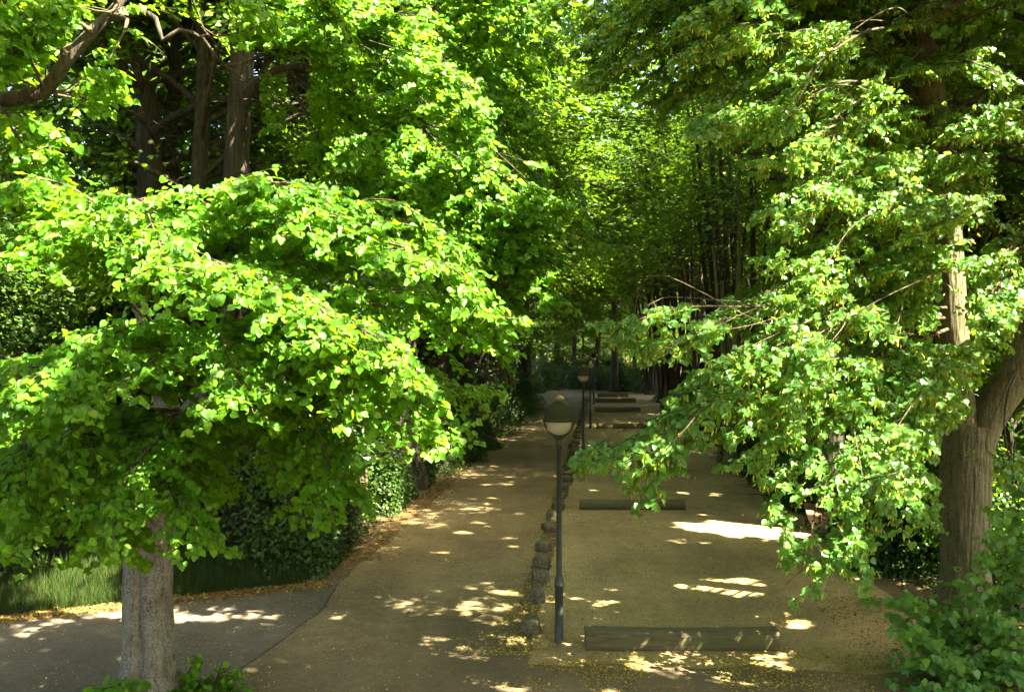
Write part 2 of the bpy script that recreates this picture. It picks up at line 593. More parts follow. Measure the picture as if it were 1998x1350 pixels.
# ----------------------------------------------------------------------------
# generic trees: wood tubes and flat leaf sprays, in their own coordinates
def sprays(L, Cn, O, R, k, leaf, flat=.16, tilt=.35, jit=.38):
    m = len(Cn)
    Cn = np.repeat(Cn, k, 0)
    O = np.repeat(O, k, 0)
    R = np.repeat(R, k)
    pn = unit(UP + tilt * O + np.repeat(rnd(m, .22), k, 0))
    A = unit(np.cross(pn, np.array((.31, .95, .1))))
    B = np.cross(pn, A)
    n = m * k
    th = RNG.uniform(0, 2 * PI, n)
    r = R * np.sqrt(RNG.random(n))
    rad = np.cos(th)[:, None] * A + np.sin(th)[:, None] * B
    P = Cn + rad * r[:, None] + pn * RNG.normal(0, 1, n)[:, None] * (flat * R)[:, None] - UP * (.28 * r * r / np.maximum(R, .1))[:, None]
    N = pn + rnd(n, jit)
    T = rad * .8 + O * .3 - UP * .45 + rnd(n, .3)
    L.add(P, N, T, leaf * RNG.uniform(.7, 1.25, n))


def gen_tall(h=19, bole=6.0, cr=5.2, nlimb=36, r0=.32, k=75, leaf=.15, lean=(0, 0), per=11):
    tb, L = Tubes(), Leaves()
    z = np.linspace(0, h * .93, 16)
    wob = np.cumsum(RNG.normal(0, .07, (16, 2)), 0)
    wob[0] = 0
    sp = np.stack([wob[:, 0] + lean[0] * z / h, wob[:, 1] + lean[1] * z / h, z], 1)
    rad = r0 * (1 - .8 * (z / h) ** 1.1)
    rad[0] *= 1.45
    rad[1] *= 1.05
    tb.add(sp, rad, 12)
    Cn, O, R = [], [], []
    for i in range(nlimb):
        f = (i + .5) / nlimb
        zb = bole + (h * .93 - bole) * f ** .9
        az = i * 2.39996 + RNG.normal(0, .3)
        prof = math.sin(PI * min(1, .22 + .78 * f)) ** .7
        ln = max(1.2, cr * prof * RNG.uniform(.75, 1.15))
        base = np.array([np.interp(zb, z, sp[:, q]) for q in range(3)])
        dirh = np.array((math.cos(az), math.sin(az), 0))
        rise = RNG.uniform(.25, .75) + .5 * f
        t = np.linspace(0, 1, 7)[:, None]
        lp = base + dirh * ln * t + UP * (rise * ln * t - .42 * ln * t * t) + np.cumsum(rnd(7, .05), 0) * t
        rr = r0 * .3 * (1 - .5 * f)
        tb.add(lp, np.linspace(rr, .015, 7), 6)
        for q in range(per):
            tt = RNG.uniform(.25, 1) ** .8
            c = np.array([np.interp(tt, t[:, 0], lp[:, a]) for a in range(3)])
            offv = rnd(1, 1)[0] * np.array((.22, .22, .1)) * ln * .75
            c2 = c + offv
            tb.add(np.array([c, (c + c2) / 2 + UP * .1, c2]), (.02, .012, .005), 3)
            Cn.append(c2)
            O.append(dirh)
            R.append(RNG.uniform(.55, 1.0))
    sprays(L, np.array(Cn), np.array(O), np.array(R), k, leaf)
    return tb, L


def gen_under(h=7.5, cr=3.0, n=230, k=70, leaf=.13, z0=.5, r0=.12):
    tb, L = Tubes(), Leaves()
    tb.add(np.array([(0, 0, 0), (.1, .05, h * .3), (.0, .15, h * .6), (.1, .1, h * .9)]), (r0, r0 * .8, r0 * .5, .02), 8)
    Cn, O, R = [], [], []
    for i in range(n):
        f = RNG.random()
        zc = z0 + (h - z0) * f
        rr = cr * (math.sin(PI * (.16 + .80 * f)) ** .6) * RNG.uniform(.35, 1.08)
        az = RNG.uniform(0, 2 * PI)
        d = np.array((math.cos(az), math.sin(az), 0))
        c = d * rr + UP * zc
        if i % 3 == 0:
            b = np.array((.05, .08, max(.2, zc - rr * .45)))
            tb.add(np.array([b, (b + c) / 2 + UP * .15, c]), (.035, .02, .006), 4)
        Cn.append(c)
        O.append(d)
        R.append(RNG.uniform(.4, .75))
    sprays(L, np.array(Cn), np.array(O), np.array(R), k, leaf)
    return tb, L


def gen_multi(h=20, ns=9, spread=.15, r0=.125, k=60, leaf=.15, z0=8, per=16):
    tb, L = Tubes(), Leaves()
    Cn, O, R = [], [], []
    tb.add(np.array([(0, 0, -.05), (0, 0, .12), (.02, 0, .5), (.04, .02, 1.3)]), (.46, .36, .28, .12), 14)
    for i in range(ns):
        az = i * 2 * PI / ns + RNG.normal(0, .4)
        d = np.array((math.cos(az), math.sin(az), 0))
        hh = h * RNG.uniform(.75, 1.05)
        t = np.linspace(0, 1, 10)
        sl = spread * RNG.uniform(.3, 1.3)
        p = d * (.15 + sl * hh * t ** 1.15)[:, None] + UP * (hh * t)[:, None] + np.cumsum(rnd(10, .06), 0) * np.array((1, 1, 0))
        tb.add(p, r0 * RNG.uniform(.7, 1.2) * (1 - .85 * t), 8)
        for q in range(per):
            tt = RNG.uniform(z0 / h, 1)
            c = np.array([np.interp(tt, t, p[:, a]) for a in range(3)])
            a2 = RNG.uniform(0, 2 * PI)
            d2 = np.array((math.cos(a2), math.sin(a2), 0))
            c2 = c + (d2 + d * .3) * RNG.uniform(.9, 3.2) + UP * RNG.uniform(-.1, .7)
            if q % 2 == 0:
                tb.add(np.array([c, (c + c2) / 2 + UP * .12, c2]), (.025, .015, .005), 4)
            Cn.append(c2)
            O.append(d2)
            R.append(RNG.uniform(.6, 1.1))
    sprays(L, np.array(Cn), np.array(O), np.array(R), k, leaf, flat=.1, tilt=.2, jit=.28)
    return tb, L


def gen_shrub(h=2.0, cr=1.5, n=130, k=48, leaf=.085):
    tb, L = Tubes(), Leaves()
    Cn, O, R = [], [], []
    for i in range(n):
        az = RNG.uniform(0, 2 * PI)
        u = RNG.uniform(-.05, 1)
        rr = cr * math.sqrt(max(0, 1 - max(0, u) ** 2.4)) * RNG.uniform(.55, 1.0)
        d = np.array((math.cos(az), math.sin(az), 0))
        c = d * rr + UP * (max(.12, u * h) * RNG.uniform(.85, 1.05))
        if i % 3 == 0:
            tb.add(np.array([d * .1, d * rr * .5 + UP * c[2] * .65, c]), (.018, .011, .004), 4)
        Cn.append(c)
        O.append(unit(d + UP * .2))
        R.append(RNG.uniform(.25, .45))
    sprays(L, np.array(Cn), np.array(O), np.array(R), k, leaf, flat=.2, tilt=.8, jit=.45)
    return tb, L


PROTO = {'tall_a': gen_tall(), 'tall_b': gen_tall(h=21, bole=7.5, cr=5.6, nlimb=38, r0=.36),
         'tall_c': gen_tall(h=17, bole=4.5, cr=5.0, nlimb=34, r0=.27, leaf=.16),
         'under_a': gen_under(), 'under_b': gen_under(h=5.2, cr=2.6, n=170, z0=.3),
         'multi_a': gen_multi(), 'multi_b': gen_multi(h=19, ns=7, spread=.09, r0=.13, z0=8.5),
         'shrub_a': gen_shrub(), 'shrub_b': gen_shrub(h=1.4, cr=1.3, n=110), 'shrub_c': gen_shrub(h=2.7, cr=1.6, n=170)}
SHARED = {}


def keep_lane(P):
    """nothing hangs low over the lane and the parking strip"""
    off = P[:, 0] - (0.76 + 0.0915 * (P[:, 1] - 16.03))
    low = (off > -5.0) & (off < 5.6) & (P[:, 2] < 5.2 + .012 * P[:, 1]) & (P[:, 1] > 12)
    return ~low


def in_frame(P, m=25):
    x, y, d = project(P)
    return (d > .3) & (x > -m) & (x < 1998 + m) & (y > -m) & (y < 1350 + m)


def stem_view(P, amount=.07):
    x_, y_, d_ = project(P)
    lim = np.interp(y_, [150, 260, 300, 350, 470, 540, 590, 630], [1250, 1400, 1450, 1500, 1500, 1500, 1400, 1250])
    return ~((y_ > 150) & (y_ < 640) & (x_ > 1120) & (x_ < lim) & (RNG.random(len(x_)) > amount))


def trunk_view(P, amount=0.0):
    x_, y_, d_ = project(P)
    m = (x_ > 262 - .1 * y_ + 20) & (x_ < 520 - .05 * y_) & (y_ > 70 + 40 * np.sin(x_ * .03)) & (y_ < 420)
    m |= (x_ > 556) & (x_ < 606) & (y_ > 95) & (y_ < 285) & (d_ < 32.6)
    return ~(m & (RNG.random(len(P)) > amount))


def plant(kind, name, label, cat, loc, sc=1.0, rz=None, leaf='wood_leaf', bark='bark_dark', group=None, unique=False, offframe=False,
          names=('trunk', 'crown'), squash=(1, 1, 1), extra=None, shade=None):
    rz = RNG.uniform(0, 6.28) if rz is None else rz
    tb, L = PROTO[kind]
    root = thing(name, label, cat, loc, 0 if unique else rz, group)
    if not unique:
        root.scale = (sc * squash[0], sc * squash[1], sc * squash[2])
        key = (kind, leaf, bark)
        if key not in SHARED:
            SHARED[key] = (tb.build(names[0], M[bark], root), L.build(names[1], M[leaf], root))
            return root
        for src in SHARED[key]:
            c = src.copy()
            C.objects.link(c)
            c.parent = root
        return root
    c, s = math.cos(rz), math.sin(rz)
    Rm = np.array(((c, -s, 0), (s, c, 0), (0, 0, 1.0)))
    sq = np.array(squash) * sc
    V, F = tb.arrays()
    V = (V * sq) @ Rm.T
    P2 = None
    if shade is not None:  # extra limbs and leaf sprays added toward the sun to shade chosen spots
        cs, tb2, L2 = [], Tubes(), Leaves()
        for q, (p_, r_) in enumerate(shade):
            for _ in range(max(2, int(2.6 * (r_ / .75) ** 2))):
                ang, rad_ = random.uniform(0, 6.283), r_ * math.sqrt(random.random())
                zz = random.uniform(11.2, 14.5)
                c_ = np.asarray(p_, float) + SU * rad_ * math.cos(ang) + SV * rad_ * math.sin(ang)
                c_ = c_ + SUN * ((zz - c_[2]) / SUN[2])
                cs.append(c_ - np.asarray(loc, float))
        cs = np.array(cs)
        for c_ in cs[::3]:
            f_ = np.array((0, 0, c_[2] - 2.5 - .12 * np.hypot(c_[0], c_[1])))
            tb2.add(curve([f_, f_ * .45 + c_ * .55 + UP * .5, c_], .5), [.04], 5)
        V2, F2 = tb2.arrays()
        V, F = np.concatenate([V, V2]), np.concatenate([F, F2 + len(V)])
        sprays(L2, cs, unit(cs * np.array((1, 1, 0))), np.full(len(cs), .85), 75, .19)
        P2, N2, T2, S2 = L2.cat()
    fc = V[F].mean(1) + np.asarray(loc, float)
    stem = np.hypot(V[F].mean(1)[:, 0], V[F].mean(1)[:, 1]) < .6
    if extra is stem_view:
        F, fc, stem = (lambda q: (F[q], fc[q], stem[q]))(stem | stem_view(fc, 0))
    F = F[stem | (GA.keep(fc) & GB.keep(fc))]
    mesh_np(names[0], V, F, M[bark], root)
    P, N, T, S = L.cat()
    P = (P * sq) @ Rm.T + np.asarray(loc, float)
    N, T = N @ Rm.T, T @ Rm.T
    if P2 is not None:
        P, N, T, S = np.concatenate([P, P2 + np.asarray(loc, float)]), np.concatenate([N, N2]), np.concatenate([T, T2]), np.concatenate([S, S2])
    k = (GA.keep(P) | (RNG.random(len(P)) < .035)) & GB.keep(P) & GC.keep(P) & keep_lane(P)
    if offframe:
        S = S * 1.3
        k &= ~in_frame(P)
    if loc[0] < 0:
        k &= trunk_view(P, .04)
    if extra is not None:
        k &= extra(P)
    leaf_mesh(names[1], P[k] - np.asarray(loc, float), N[k], T[k], S[k], M[leaf], root, LEAF_LO)
    return root


# ----------------------------------------------------------------------------
# ground
def sheet(name, pts, z, m, kind='structure'):
    bm = bmesh.new()
    vs = [bm.verts.new((float(p[0]), float(p[1]), z)) for p in pts]
    f = bm.faces.new(vs)
    if f.normal.z < 0:
        f.normal_flip()
    bmesh.ops.triangulate(bm, faces=[f])
    o = mesh_bm(name, bm, m)
    for p in o.data.polygons:
        pass
    o['kind'] = kind
    return o


def wobbly(pts, amp=.06, step=.35):
    out = []
    for a, b in zip(pts[:-1], pts[1:]):
        a, b = np.array(a, float), np.array(b, float)
        n = max(1, int(np.linalg.norm(b - a) / step))
        for i in range(n):
            q = a + (b - a) * i / n
            w = noise.noise(Vector((q[0] * .8, q[1] * .8, 3))) + .6 * noise.noise(Vector((q[0] * 3, q[1] * 3, 9)))
            q = q + np.array((w, -w)) * amp
            out.append(q)
    out.append(np.array(pts[-1], float))
    return out


sheet('ground', [(-260, -60), (260, -60), (260, 320), (-260, 320)], 0, M['earth'])
left_edge = [(lane(-4.45, y), y) for y in (24, 30, 40, 50, 60, 70, 80, 86)]
road = wobbly([(-34, 4.5), (-8.8, 17.2), (-5.35, 18.9), (-3.75, 19.8), (-3.45, 20.5)]) + [(-2.6, 19.9), (-3.0, 17.5), (-4.2, 14.2), (-6.4, 10), (-9, 2), (-34, 2)]
sheet('road', road, .004, M['asphalt'])
far = [(lane(-6, 90), 92), (lane(-9, 94), 96), (lane(-16, 97), 98), (lane(-16, 101), 102), (lane(-8, 101), 101.5), (lane(-3, 98), 98), (lane(-.8, 92), 91)]
path_left = wobbly([(-3.5, 19.95), (-3.36, 21.7), (-3.1, 23.4)] + left_edge + far[:3], .09)
path_right = wobbly(far[3:] + [(lane(-.85, y), y) for y in (86, 70, 55, 40, 30, 22, 18)] + [(.12, 16.2), (.35, 15.7), (1.2, 15.25), (4.3, 14.95), (7.0, 14.7), (11, 14.0), (26, 12)], .08)
seam_line = [(-9, 2), (-6.3, 10), (-4.15, 14.2), (-3.72, 16.2), (-3.42, 18.2), (-3.5, 19.95)]
sheet('path', path_left + path_right + [(26, 2)] + wobbly(seam_line, .035), .008, M['path'])
lot = wobbly([(lane(-.42, y), y) for y in (14.95, 20, 30, 45, 60, 75, 90)], .1) + wobbly([(lane(6.2, y), y) for y in (90, 75, 60, 45, 38, 30, 24, 19, 14.6)] + [(5.2, 14.55), (3.6, 14.9), (2.0, 14.75), (lane(-.42, 14.95), 14.95)], .22)
sheet('gravel_lot', lot, .012, M['gravel'])


def strip(name, line, w, z, m):
    ln = wobbly(line, .035, .15)
    ln = np.array(ln)
    t = unit(np.gradient(ln, axis=0))
    nrm = np.stack([-t[:, 1], t[:, 0]], 1)
    ww = np.array([w * (.5 + .8 * abs(noise.noise(Vector((p[0] * 4, p[1] * 4, 1))))) for p in ln])[:, None]
    a, b = ln + nrm * ww, ln - nrm * ww
    n = len(ln)
    V = np.zeros((2 * n, 3))
    V[:n, :2], V[n:, :2], V[:, 2] = a, b, z
    i = np.arange(n - 1)
    F = np.stack([i, i + n, i + n + 1, i + 1], 1)
    o = mesh_np(name, V, F, m, None, False)
    o['kind'] = 'structure'


strip('road_seam', seam_line[1:], .035, .0125, M['seam'])
q = [gp(640, 1172), gp(800, 1160), gp(830, 1158)]
strip('road_seam', [tuple(x[:2]) for x in q], .012, .0125, M['seam'])
q = [gp(825, 1158), gp(800, 1190), gp(790, 1205), gp(880, 1210), gp(965, 1211)]
strip('road_seam', [tuple(x[:2]) for x in q], .014, .013, M['seam'])
strip('road_seam', [(-7.5, 13.6), (-6.0, 16.0), (-5.8, 18.0)], .008, .0085, M['seam'])

# fallen blossom and dry leaves
LT = Leaves()


LP = Leaves()


def litter(n, fx, size=(.018, .045), to=None):
    P = np.array([fx() for _ in range(n)])
    P = np.c_[P, np.full(n, .017)]
    k = RNG.random(n) < .98
    (to or LT).add(P, UP + rnd(n, .3), rnd(n, 1) * np.array((1, 1, .15)), RNG.uniform(size[0], size[1], n))


U = random.uniform
G = random.gauss
litter(2600, lambda: (lambda y: (lane(G(-.62, .3), y), y))(15.6 + 45 * random.random() ** 1.6), (.02, .055))
litter(4200, lambda: (lambda y: (lane(G(-.75, .34), y), y))(15.4 + 40 * random.random() ** 1.8), (.018, .04), LP)
def drift(fx, th=-.05, sc=.9):
    def f():
        for _ in range(12):
            p = fx()
            if noise.noise(Vector((p[0] * sc, p[1] * sc, 4.2))) + .5 * noise.noise(Vector((p[0] * 3, p[1] * 3, 1.2))) > th + random.gauss(0, .12):
                break
        return p
    return f


litter(2600, drift(lambda: (U(.2, 7.2), G(14.7, .55))), (.018, .04), LP)
litter(2600, drift(lambda: (U(-.4, 7.2), G(14.7, .5))), (.02, .05))
litter(7500, drift(lambda: (lambda y: (lane(U(-.4, 5.9), y), y))(15 + 26 * random.random() ** 1.3), .08), (.014, .036), LP)
litter(2500, drift(lambda: (lambda y: (lane(U(-.4, 5.9), y), y))(15 + 26 * random.random() ** 1.3), .08, .6), (.02, .045))
litter(2600, lambda: (lambda y: (lane(U(1, 5.9), y), y))(17 + 5 * random.random()), (.014, .036), LP)
litter(2200, lambda: (lambda y: (lane(G(4.6, 1.0), y), y))(15 + 22 * random.random()), (.02, .04))
litter(4200, drift(lambda: (U(-8, 6), 13 + 9 * random.random()), .05), (.012, .034), LP)
litter(900, lambda: (U(-8, 6), 13 + 9 * random.random()), (.014, .04))
litter(3000, lambda: (lambda y: (lane(U(-4.4, -.8), y), y))(18 + 30 * random.random()), (.012, .03), LP)
litter(6500, lambda: (lambda y: (lane(-4.75 + G(0, .38), y), y))(22 + 40 * random.random() ** 1.3), (.03, .07))
litter(5200, lambda: (lambda x: (x, 17.35 + (x + 8.8) * .49 + G(.12, .22)))(U(-9.5, -3.6)), (.03, .065))
litter(3500, lambda: (U(5.5, 9.5), U(13.5, 19)), (.025, .06))
lo = LP.build('fallen_blossom', M['petals'])
tag(lo, 'yellow fallen lime blossom scattered over lane and gravel', 'fallen blossom', kind='stuff')
lo = LT.build('fallen_leaves', M['litter'])
tag(lo, 'dry brown leaves strewn along the lane and road edges', 'leaf litter', kind='stuff')

# grass along the left road edge
LG = Leaves()
n = 34000
x = RNG.uniform(-11.5, -4.2, n)
y = 17.65 + (x + 8.8) * .49 + RNG.gamma(1.6, .65, n)
d = rnd(n, .33) + UP
LG.add(np.c_[x, y, np.zeros(n)], rnd(n, 1) * np.array((1, 1, .1)), d, RNG.uniform(.2, .62, n) * np.clip(.5 + (y - 17.5 - (x + 8.8) * .49) * .5, .5, 1.2))
n2 = 2200
x = RNG.normal(-4.28, .28, n2)
y = RNG.normal(13.55, .28, n2)
LG.add(np.c_[x, y, np.zeros(n2)], rnd(n2, 1) * np.array((1, 1, .1)), rnd(n2, .4) + UP, RNG.uniform(.08, .26, n2))
n3 = 1500
y = RNG.uniform(24, 60, n3)
x = lane(5.7 + RNG.normal(0, .35, n3), y)
LG.add(np.c_[x, y, np.zeros(n3)], rnd(n3, 1) * np.array((1, 1, .1)), rnd(n3, .4) + UP, RNG.uniform(.08, .2, n3))
TWG = Leaves()
nt_ = 900
y = 14.6 + 22 * RNG.random(nt_) ** 1.5
x = lane(RNG.uniform(-5.2, 6.2, nt_), y)
TWG.add(np.c_[x, y, np.full(nt_, .02)], np.tile(UP, (nt_, 1)) + rnd(nt_, .1), rnd(nt_, 1) * np.array((1, 1, .05)), RNG.uniform(.08, .38, nt_))
tw = TWG.build('fallen_twigs', M['twig'], form=BLADE)
tag(tw, 'thin dry twigs scattered on lane and gravel', 'twigs', kind='stuff')
go = LG.build('grass', M['grass'], form=BLADE)
tag(go, 'long green grass along the road edge and round the lime foot', 'grass', kind='stuff')

# ----------------------------------------------------------------------------
# stones along the lane, logs in the gravel, lamps, bench, board
ORD = 'first second third fourth fifth sixth seventh eighth ninth tenth eleventh twelfth thirteenth fourteenth fifteenth sixteenth seventeenth eighteenth nineteenth twentieth'.split()
ORD += ['twenty-' + o for o in ORD[:9]] + ['thirtieth'] + ['thirty-' + o for o in ORD[:9]] + ['fortieth']


def stone(i, x, y, w, l, h, rz, label):
    bm = bmesh.new()
    bmesh.ops.create_cube(bm, size=1)
    bmesh.ops.subdivide_edges(bm, edges=bm.edges[:], cuts=3, use_grid_fill=True)
    sd = i * 3.7
    for v in bm.verts:
        c = v.co.copy()
        k = (abs(c.x) > .49) + (abs(c.y) > .49) + (abs(c.z) > .49)
        if k >= 2:
            c *= .965 if k == 2 else .93
        nn = noise.noise_vector(c * 2.2 + Vector((sd, 0, 0)))
        c += nn * .085
        c.x *= 1 - .10 * (c.z + .5)
        c.z += .06 * c.y
        v.co = Vector((c.x * w, c.y * l, (c.z + .44) * h))
    o = mesh_bm('kerb_stone', bm, M['stone'], smooth=True)
    o.location = (x, y, 0)
    o.rotation_euler = (random.gauss(0, .04), random.gauss(0, .04), rz)
    tag(o, label, 'stone', 'rough stone blocks edging the lane')


ss = [(1032, 1242), (1046, 1178), (1052, 1137), (1054, 1110), (1058, 1078), (1071, 1037), (1075, 1016)]
pos = [tuple(gp(*p)[:2]) for p in ss]
yy = pos[-1][1]
while yy < 82:
    yy += random.uniform(1.45, 2.1)
    pos.append((lane(-.62 + random.gauss(0, .07), yy), yy))
first = ['nearest stone block, squared and mossy, left of the front lamp foot', 'second stone block in the row, rounded, behind the nearest one',
         'third stone block in the row, low with a dark front face', 'fourth stone block in the row, wedge shaped with dark front',
         'fifth stone block in the row, tilted beside the front lamp pole', 'sixth stone block in the row, small and flat behind the pole']
for i, (x, y_) in enumerate(pos):
    lb = first[i] if i < len(first) else f'grey stone block, {ORD[i]} in the row from the near end beside the lane'
    stone(i, x + .03, y_ + .2, random.uniform(.25, .36), random.uniform(.28, .55), random.uniform(.15, .28), -.09 + random.gauss(0, .2), lb)


def log(x0, x1, y_, r, label, squared=False, rz=0.0, i=0):
    L_ = x1 - x0
    root = thing('log', label, 'log', ((x0 + x1) / 2, y_, 0), rz, 'logs laid across the gravel lot')
    ns, nr = 28, 40
    V, a = [], np.linspace(0, 2 * PI, ns, endpoint=False)
    ca, sa = np.cos(a), np.sin(a)
    pw = 4.5 if squared else 2.3
    rr = (np.abs(ca) ** pw + np.abs(sa) ** pw) ** (-1 / pw)
    for k in range(nr):
        xx = -L_ / 2 + L_ * k / (nr - 1)
        row = []
        for q in range(ns):
            nn = noise.noise(Vector((xx * 1.2, ca[q] * 1.5 + i * 9, sa[q] * 1.5))) * .07 + noise.noise(Vector((xx * 3, ca[q] * 9, sa[q] * 9 + i))) * .035
            R_ = r * rr[q] * (1 + nn)
            row.append((xx + (noise.noise(Vector((q * .7, k, i))) * .02 if k in (0, nr - 1) else 0), R_ * ca[q] * (1.08 if squared else 1), r * .78 + R_ * sa[q] * (.9 if squared else 1) - .02 * math.cos(xx * 1.1)))
        V += row
    V = np.array(V)
    kk = np.arange(nr - 1)[:, None] * ns
    j = np.arange(ns)[None]
    F = np.stack([kk + j, kk + ns + j, kk + ns + (j + 1) % ns, kk + (j + 1) % ns], -1).reshape(-1, 4)
    mesh_np('bark', V, F, M['log'], root)
    for e in (0, nr - 1):
        bm = bmesh.new()
        vs = [bm.verts.new(V[e * ns + q]) for q in range(ns)]
        bm.faces.new(vs if e else vs[::-1])
        mesh_bm('cut_end', bm, M['log_end'], root)


def log_px(xa, xb, yb, r, label, squared=False, i=0):
    a, b = gp(xa, yb), gp(xb, yb)
    log(a[0], b[0], a[1] + r, r, label, squared, RNG.normal(0, .01), i)


log_px(1144, 1522, 1272, .19, 'nearest log, squared and mossy with a sun spot, beside the front lamp', True, 1)
log_px(1132, 1338, 996, .17, 'second log from the front, mossy, crossed by a hanging lime spray', False, 2)
log_px(1165, 1330, 889, .16, 'third log from the front, mostly hidden behind the low lime spray', False, 3)
log_px(1165, 1290, 837, .17, 'fourth log from the front, just before the bright sun band', False, 4)
log_px(1161, 1250, 804, .19, 'fifth log from the front, dark, behind the bright sun band', False, 5)
log_px(1161, 1241, 786, .21, 'sixth log from the front, dark with a pale mark', False, 6)
log_px(1166, 1226, 775, .22, 'farthest log, at the end of the gravel lot', False, 7)


def lathe(prof, ns=32, z0=0.0):
    a = np.linspace(0, 2 * PI, ns, endpoint=False)
    V = np.concatenate([np.stack([r * np.cos(a), r * np.sin(a), np.full(ns, z + z0)], 1) for r, z in prof])
    i = np.arange(len(prof) - 1)[:, None] * ns
    j = np.arange(ns)[None]
    F = np.stack([i + j, i + (j + 1) % ns, i + ns + (j + 1) % ns, i + ns + j], -1).reshape(-1, 4)
    return V, F


def lamp(x, y_, label):
    root = thing('street_lamp', label, 'street lamp', (x, y_, 0), 0, 'ball lamps along the lane')
    V, F = lathe([(.0, -.02), (.078, -.02), (.076, .05), (.070, .06), (.068, .9), (.078, .905), (.078, .955), (.072, .965), (.072, 1.03), (.056, 1.09), (.0, 1.1)], 24)
    mesh_np('base_sleeve', V, F, M['pole'], root)
    V, F = lathe([(.047, 1.08), (.044, 3.14), (.056, 3.15), (.056, 3.26), (.052, 3.28), (.095, 3.315), (.1, 3.335), (.0, 3.345)], 24)
    mesh_np('pole', V, F, M['pole'], root)
    a = np.linspace(-PI / 2, PI / 2 * .35, 20)
    V, F = lathe([(max(.001, .196 * math.cos(t)), 3.545 + .205 * math.sin(t)) for t in a], 36)
    mesh_np('globe', V, F, M['globe'], root)
    cap = [(.263, 3.575), (.265, 3.607), (.247, 3.615)]
    for t in np.linspace(.05, PI / 2, 14):
        cap.append((max(.001, .245 * math.cos(t)), 3.615 + .285 * math.sin(t)))
    V, F = lathe([(.205, 3.60), (.24, 3.575)] + cap, 40)
    co = mesh_np('cap', V, F, M['cap'], root)
    V, F = lathe([(.04, 3.89), (.055, 3.9), (.075, 3.925), (.072, 3.95), (.05, 3.975), (.02, 3.99), (.001, 3.993)], 20)
    mesh_np('finial', V, F, M['knob'], co)
    th = np.linspace(PI, 2 * PI, 25)
    tb = Tubes()
    pts = np.stack([.238 * np.cos(th), np.zeros(25), 3.585 + .262 * np.sin(th)], 1)
    tb.add(np.vstack([pts]), .0125, 8)
    pts2 = np.stack([np.zeros(25), .238 * np.cos(th), 3.585 + .262 * np.sin(th)], 1)
    tb.build('bracket', M['pole'], root)


lamp(*gp(1091, 1254)[:2], 'nearest ball lamp with olive cap on a tall grey pole')
lamp(*gp(1138, 921)[:2], 'second ball lamp along the lane, its foot behind the low lime spray')
lamp(*gp(1152, 836)[:2], 'third ball lamp along the lane, beside the fourth log')
lamp(lane(0, 76), 76, 'fourth ball lamp along the lane, nearly hidden behind the third')
lamp(lane(0, 96), 96, 'farthest ball lamp, a thin pole at the end of the lane')


def box(bm, c, s, rx=0.0):
    r = bmesh.ops.create_cube(bm, size=1)
    for v in r['verts']:
        v.co = Vector((v.co.x * s[0], v.co.y * s[1], v.co.z * s[2]))
        if rx:
            yv, zv = v.co.x, v.co.z
            v.co.x, v.co.z = yv * math.cos(rx) + zv * math.sin(rx), -yv * math.sin(rx) + zv * math.cos(rx)
        v.co += Vector(c)


bp = gp(1592, 1043)
be = thing('park_bench', 'reddish wooden bench end in the sun beside the right hedge', 'bench', (bp[0] + .28, bp[1] + .8, 0), -.25)
bm = bmesh.new()
for k, xx in enumerate((-.2, 0, .2)):
    box(bm, (xx, 0, .485 + .02 * abs(k - 1)), (.185, 1.7, .05))
bmesh.ops.bevel(bm, geom=bm.edges[:], offset=.008, segments=2, affect='EDGES')
mesh_bm('seat', bm, M['bench'], be)
bm = bmesh.new()
for k in range(2):
    box(bm, (.40 + .05 * k, 0, .68 + .19 * k), (.04, 1.7, .15), .2)
bmesh.ops.bevel(bm, geom=bm.edges[:], offset=.008, segments=2, affect='EDGES')
mesh_bm('backrest', bm, M['bench'], be)
for yy_ in (-.62, .62):
    prof = [(-.27, .455), (-.25, .36), (-.17, .2), (-.13, 0), (.2, 0), (.22, .25), (.33, .45), (.36, .455)]
    bm = bmesh.new()
    vs = [bm.verts.new((p[0], yy_ - .045, p[1])) for p in prof]
    f = bm.faces.new(vs)
    r = bmesh.ops.extrude_face_region(bm, geom=[f])
    bmesh.ops.translate(bm, verts=[v for v in r['geom'] if isinstance(v, bmesh.types.BMVert)], vec=(0, .09, 0))
    bmesh.ops.recalc_face_normals(bm, faces=bm.faces[:])
    mesh_bm('leg', bm, M['concrete'], be)

sg = thing('notice_board', 'pale board on two thin brown posts among the left shrubs', 'notice board', at(700, 1015, 27) * np.array((1, 1, 0)), .2)
for sx in (-.2, .2):
    bm = bmesh.new()
    box(bm, (sx, 0, .82), (.06, .06, 1.64))
    bmesh.ops.bevel(bm, geom=bm.edges[:], offset=.008, segments=1, affect='EDGES')
    mesh_bm('post', bm, M['post'], sg)
bm = bmesh.new()
box(bm, (0, -.05, 1.67), (.66, .42, .05))
bmesh.ops.bevel(bm, geom=bm.edges[:], offset=.01, segments=2, affect='EDGES')
mesh_bm('roof_board', bm, M['rustymetal'], sg)
bm = bmesh.new()
box(bm, (0, .0, 1.25), (.335, .025, .45))
mesh_bm('panel', bm, M['post'], sg)


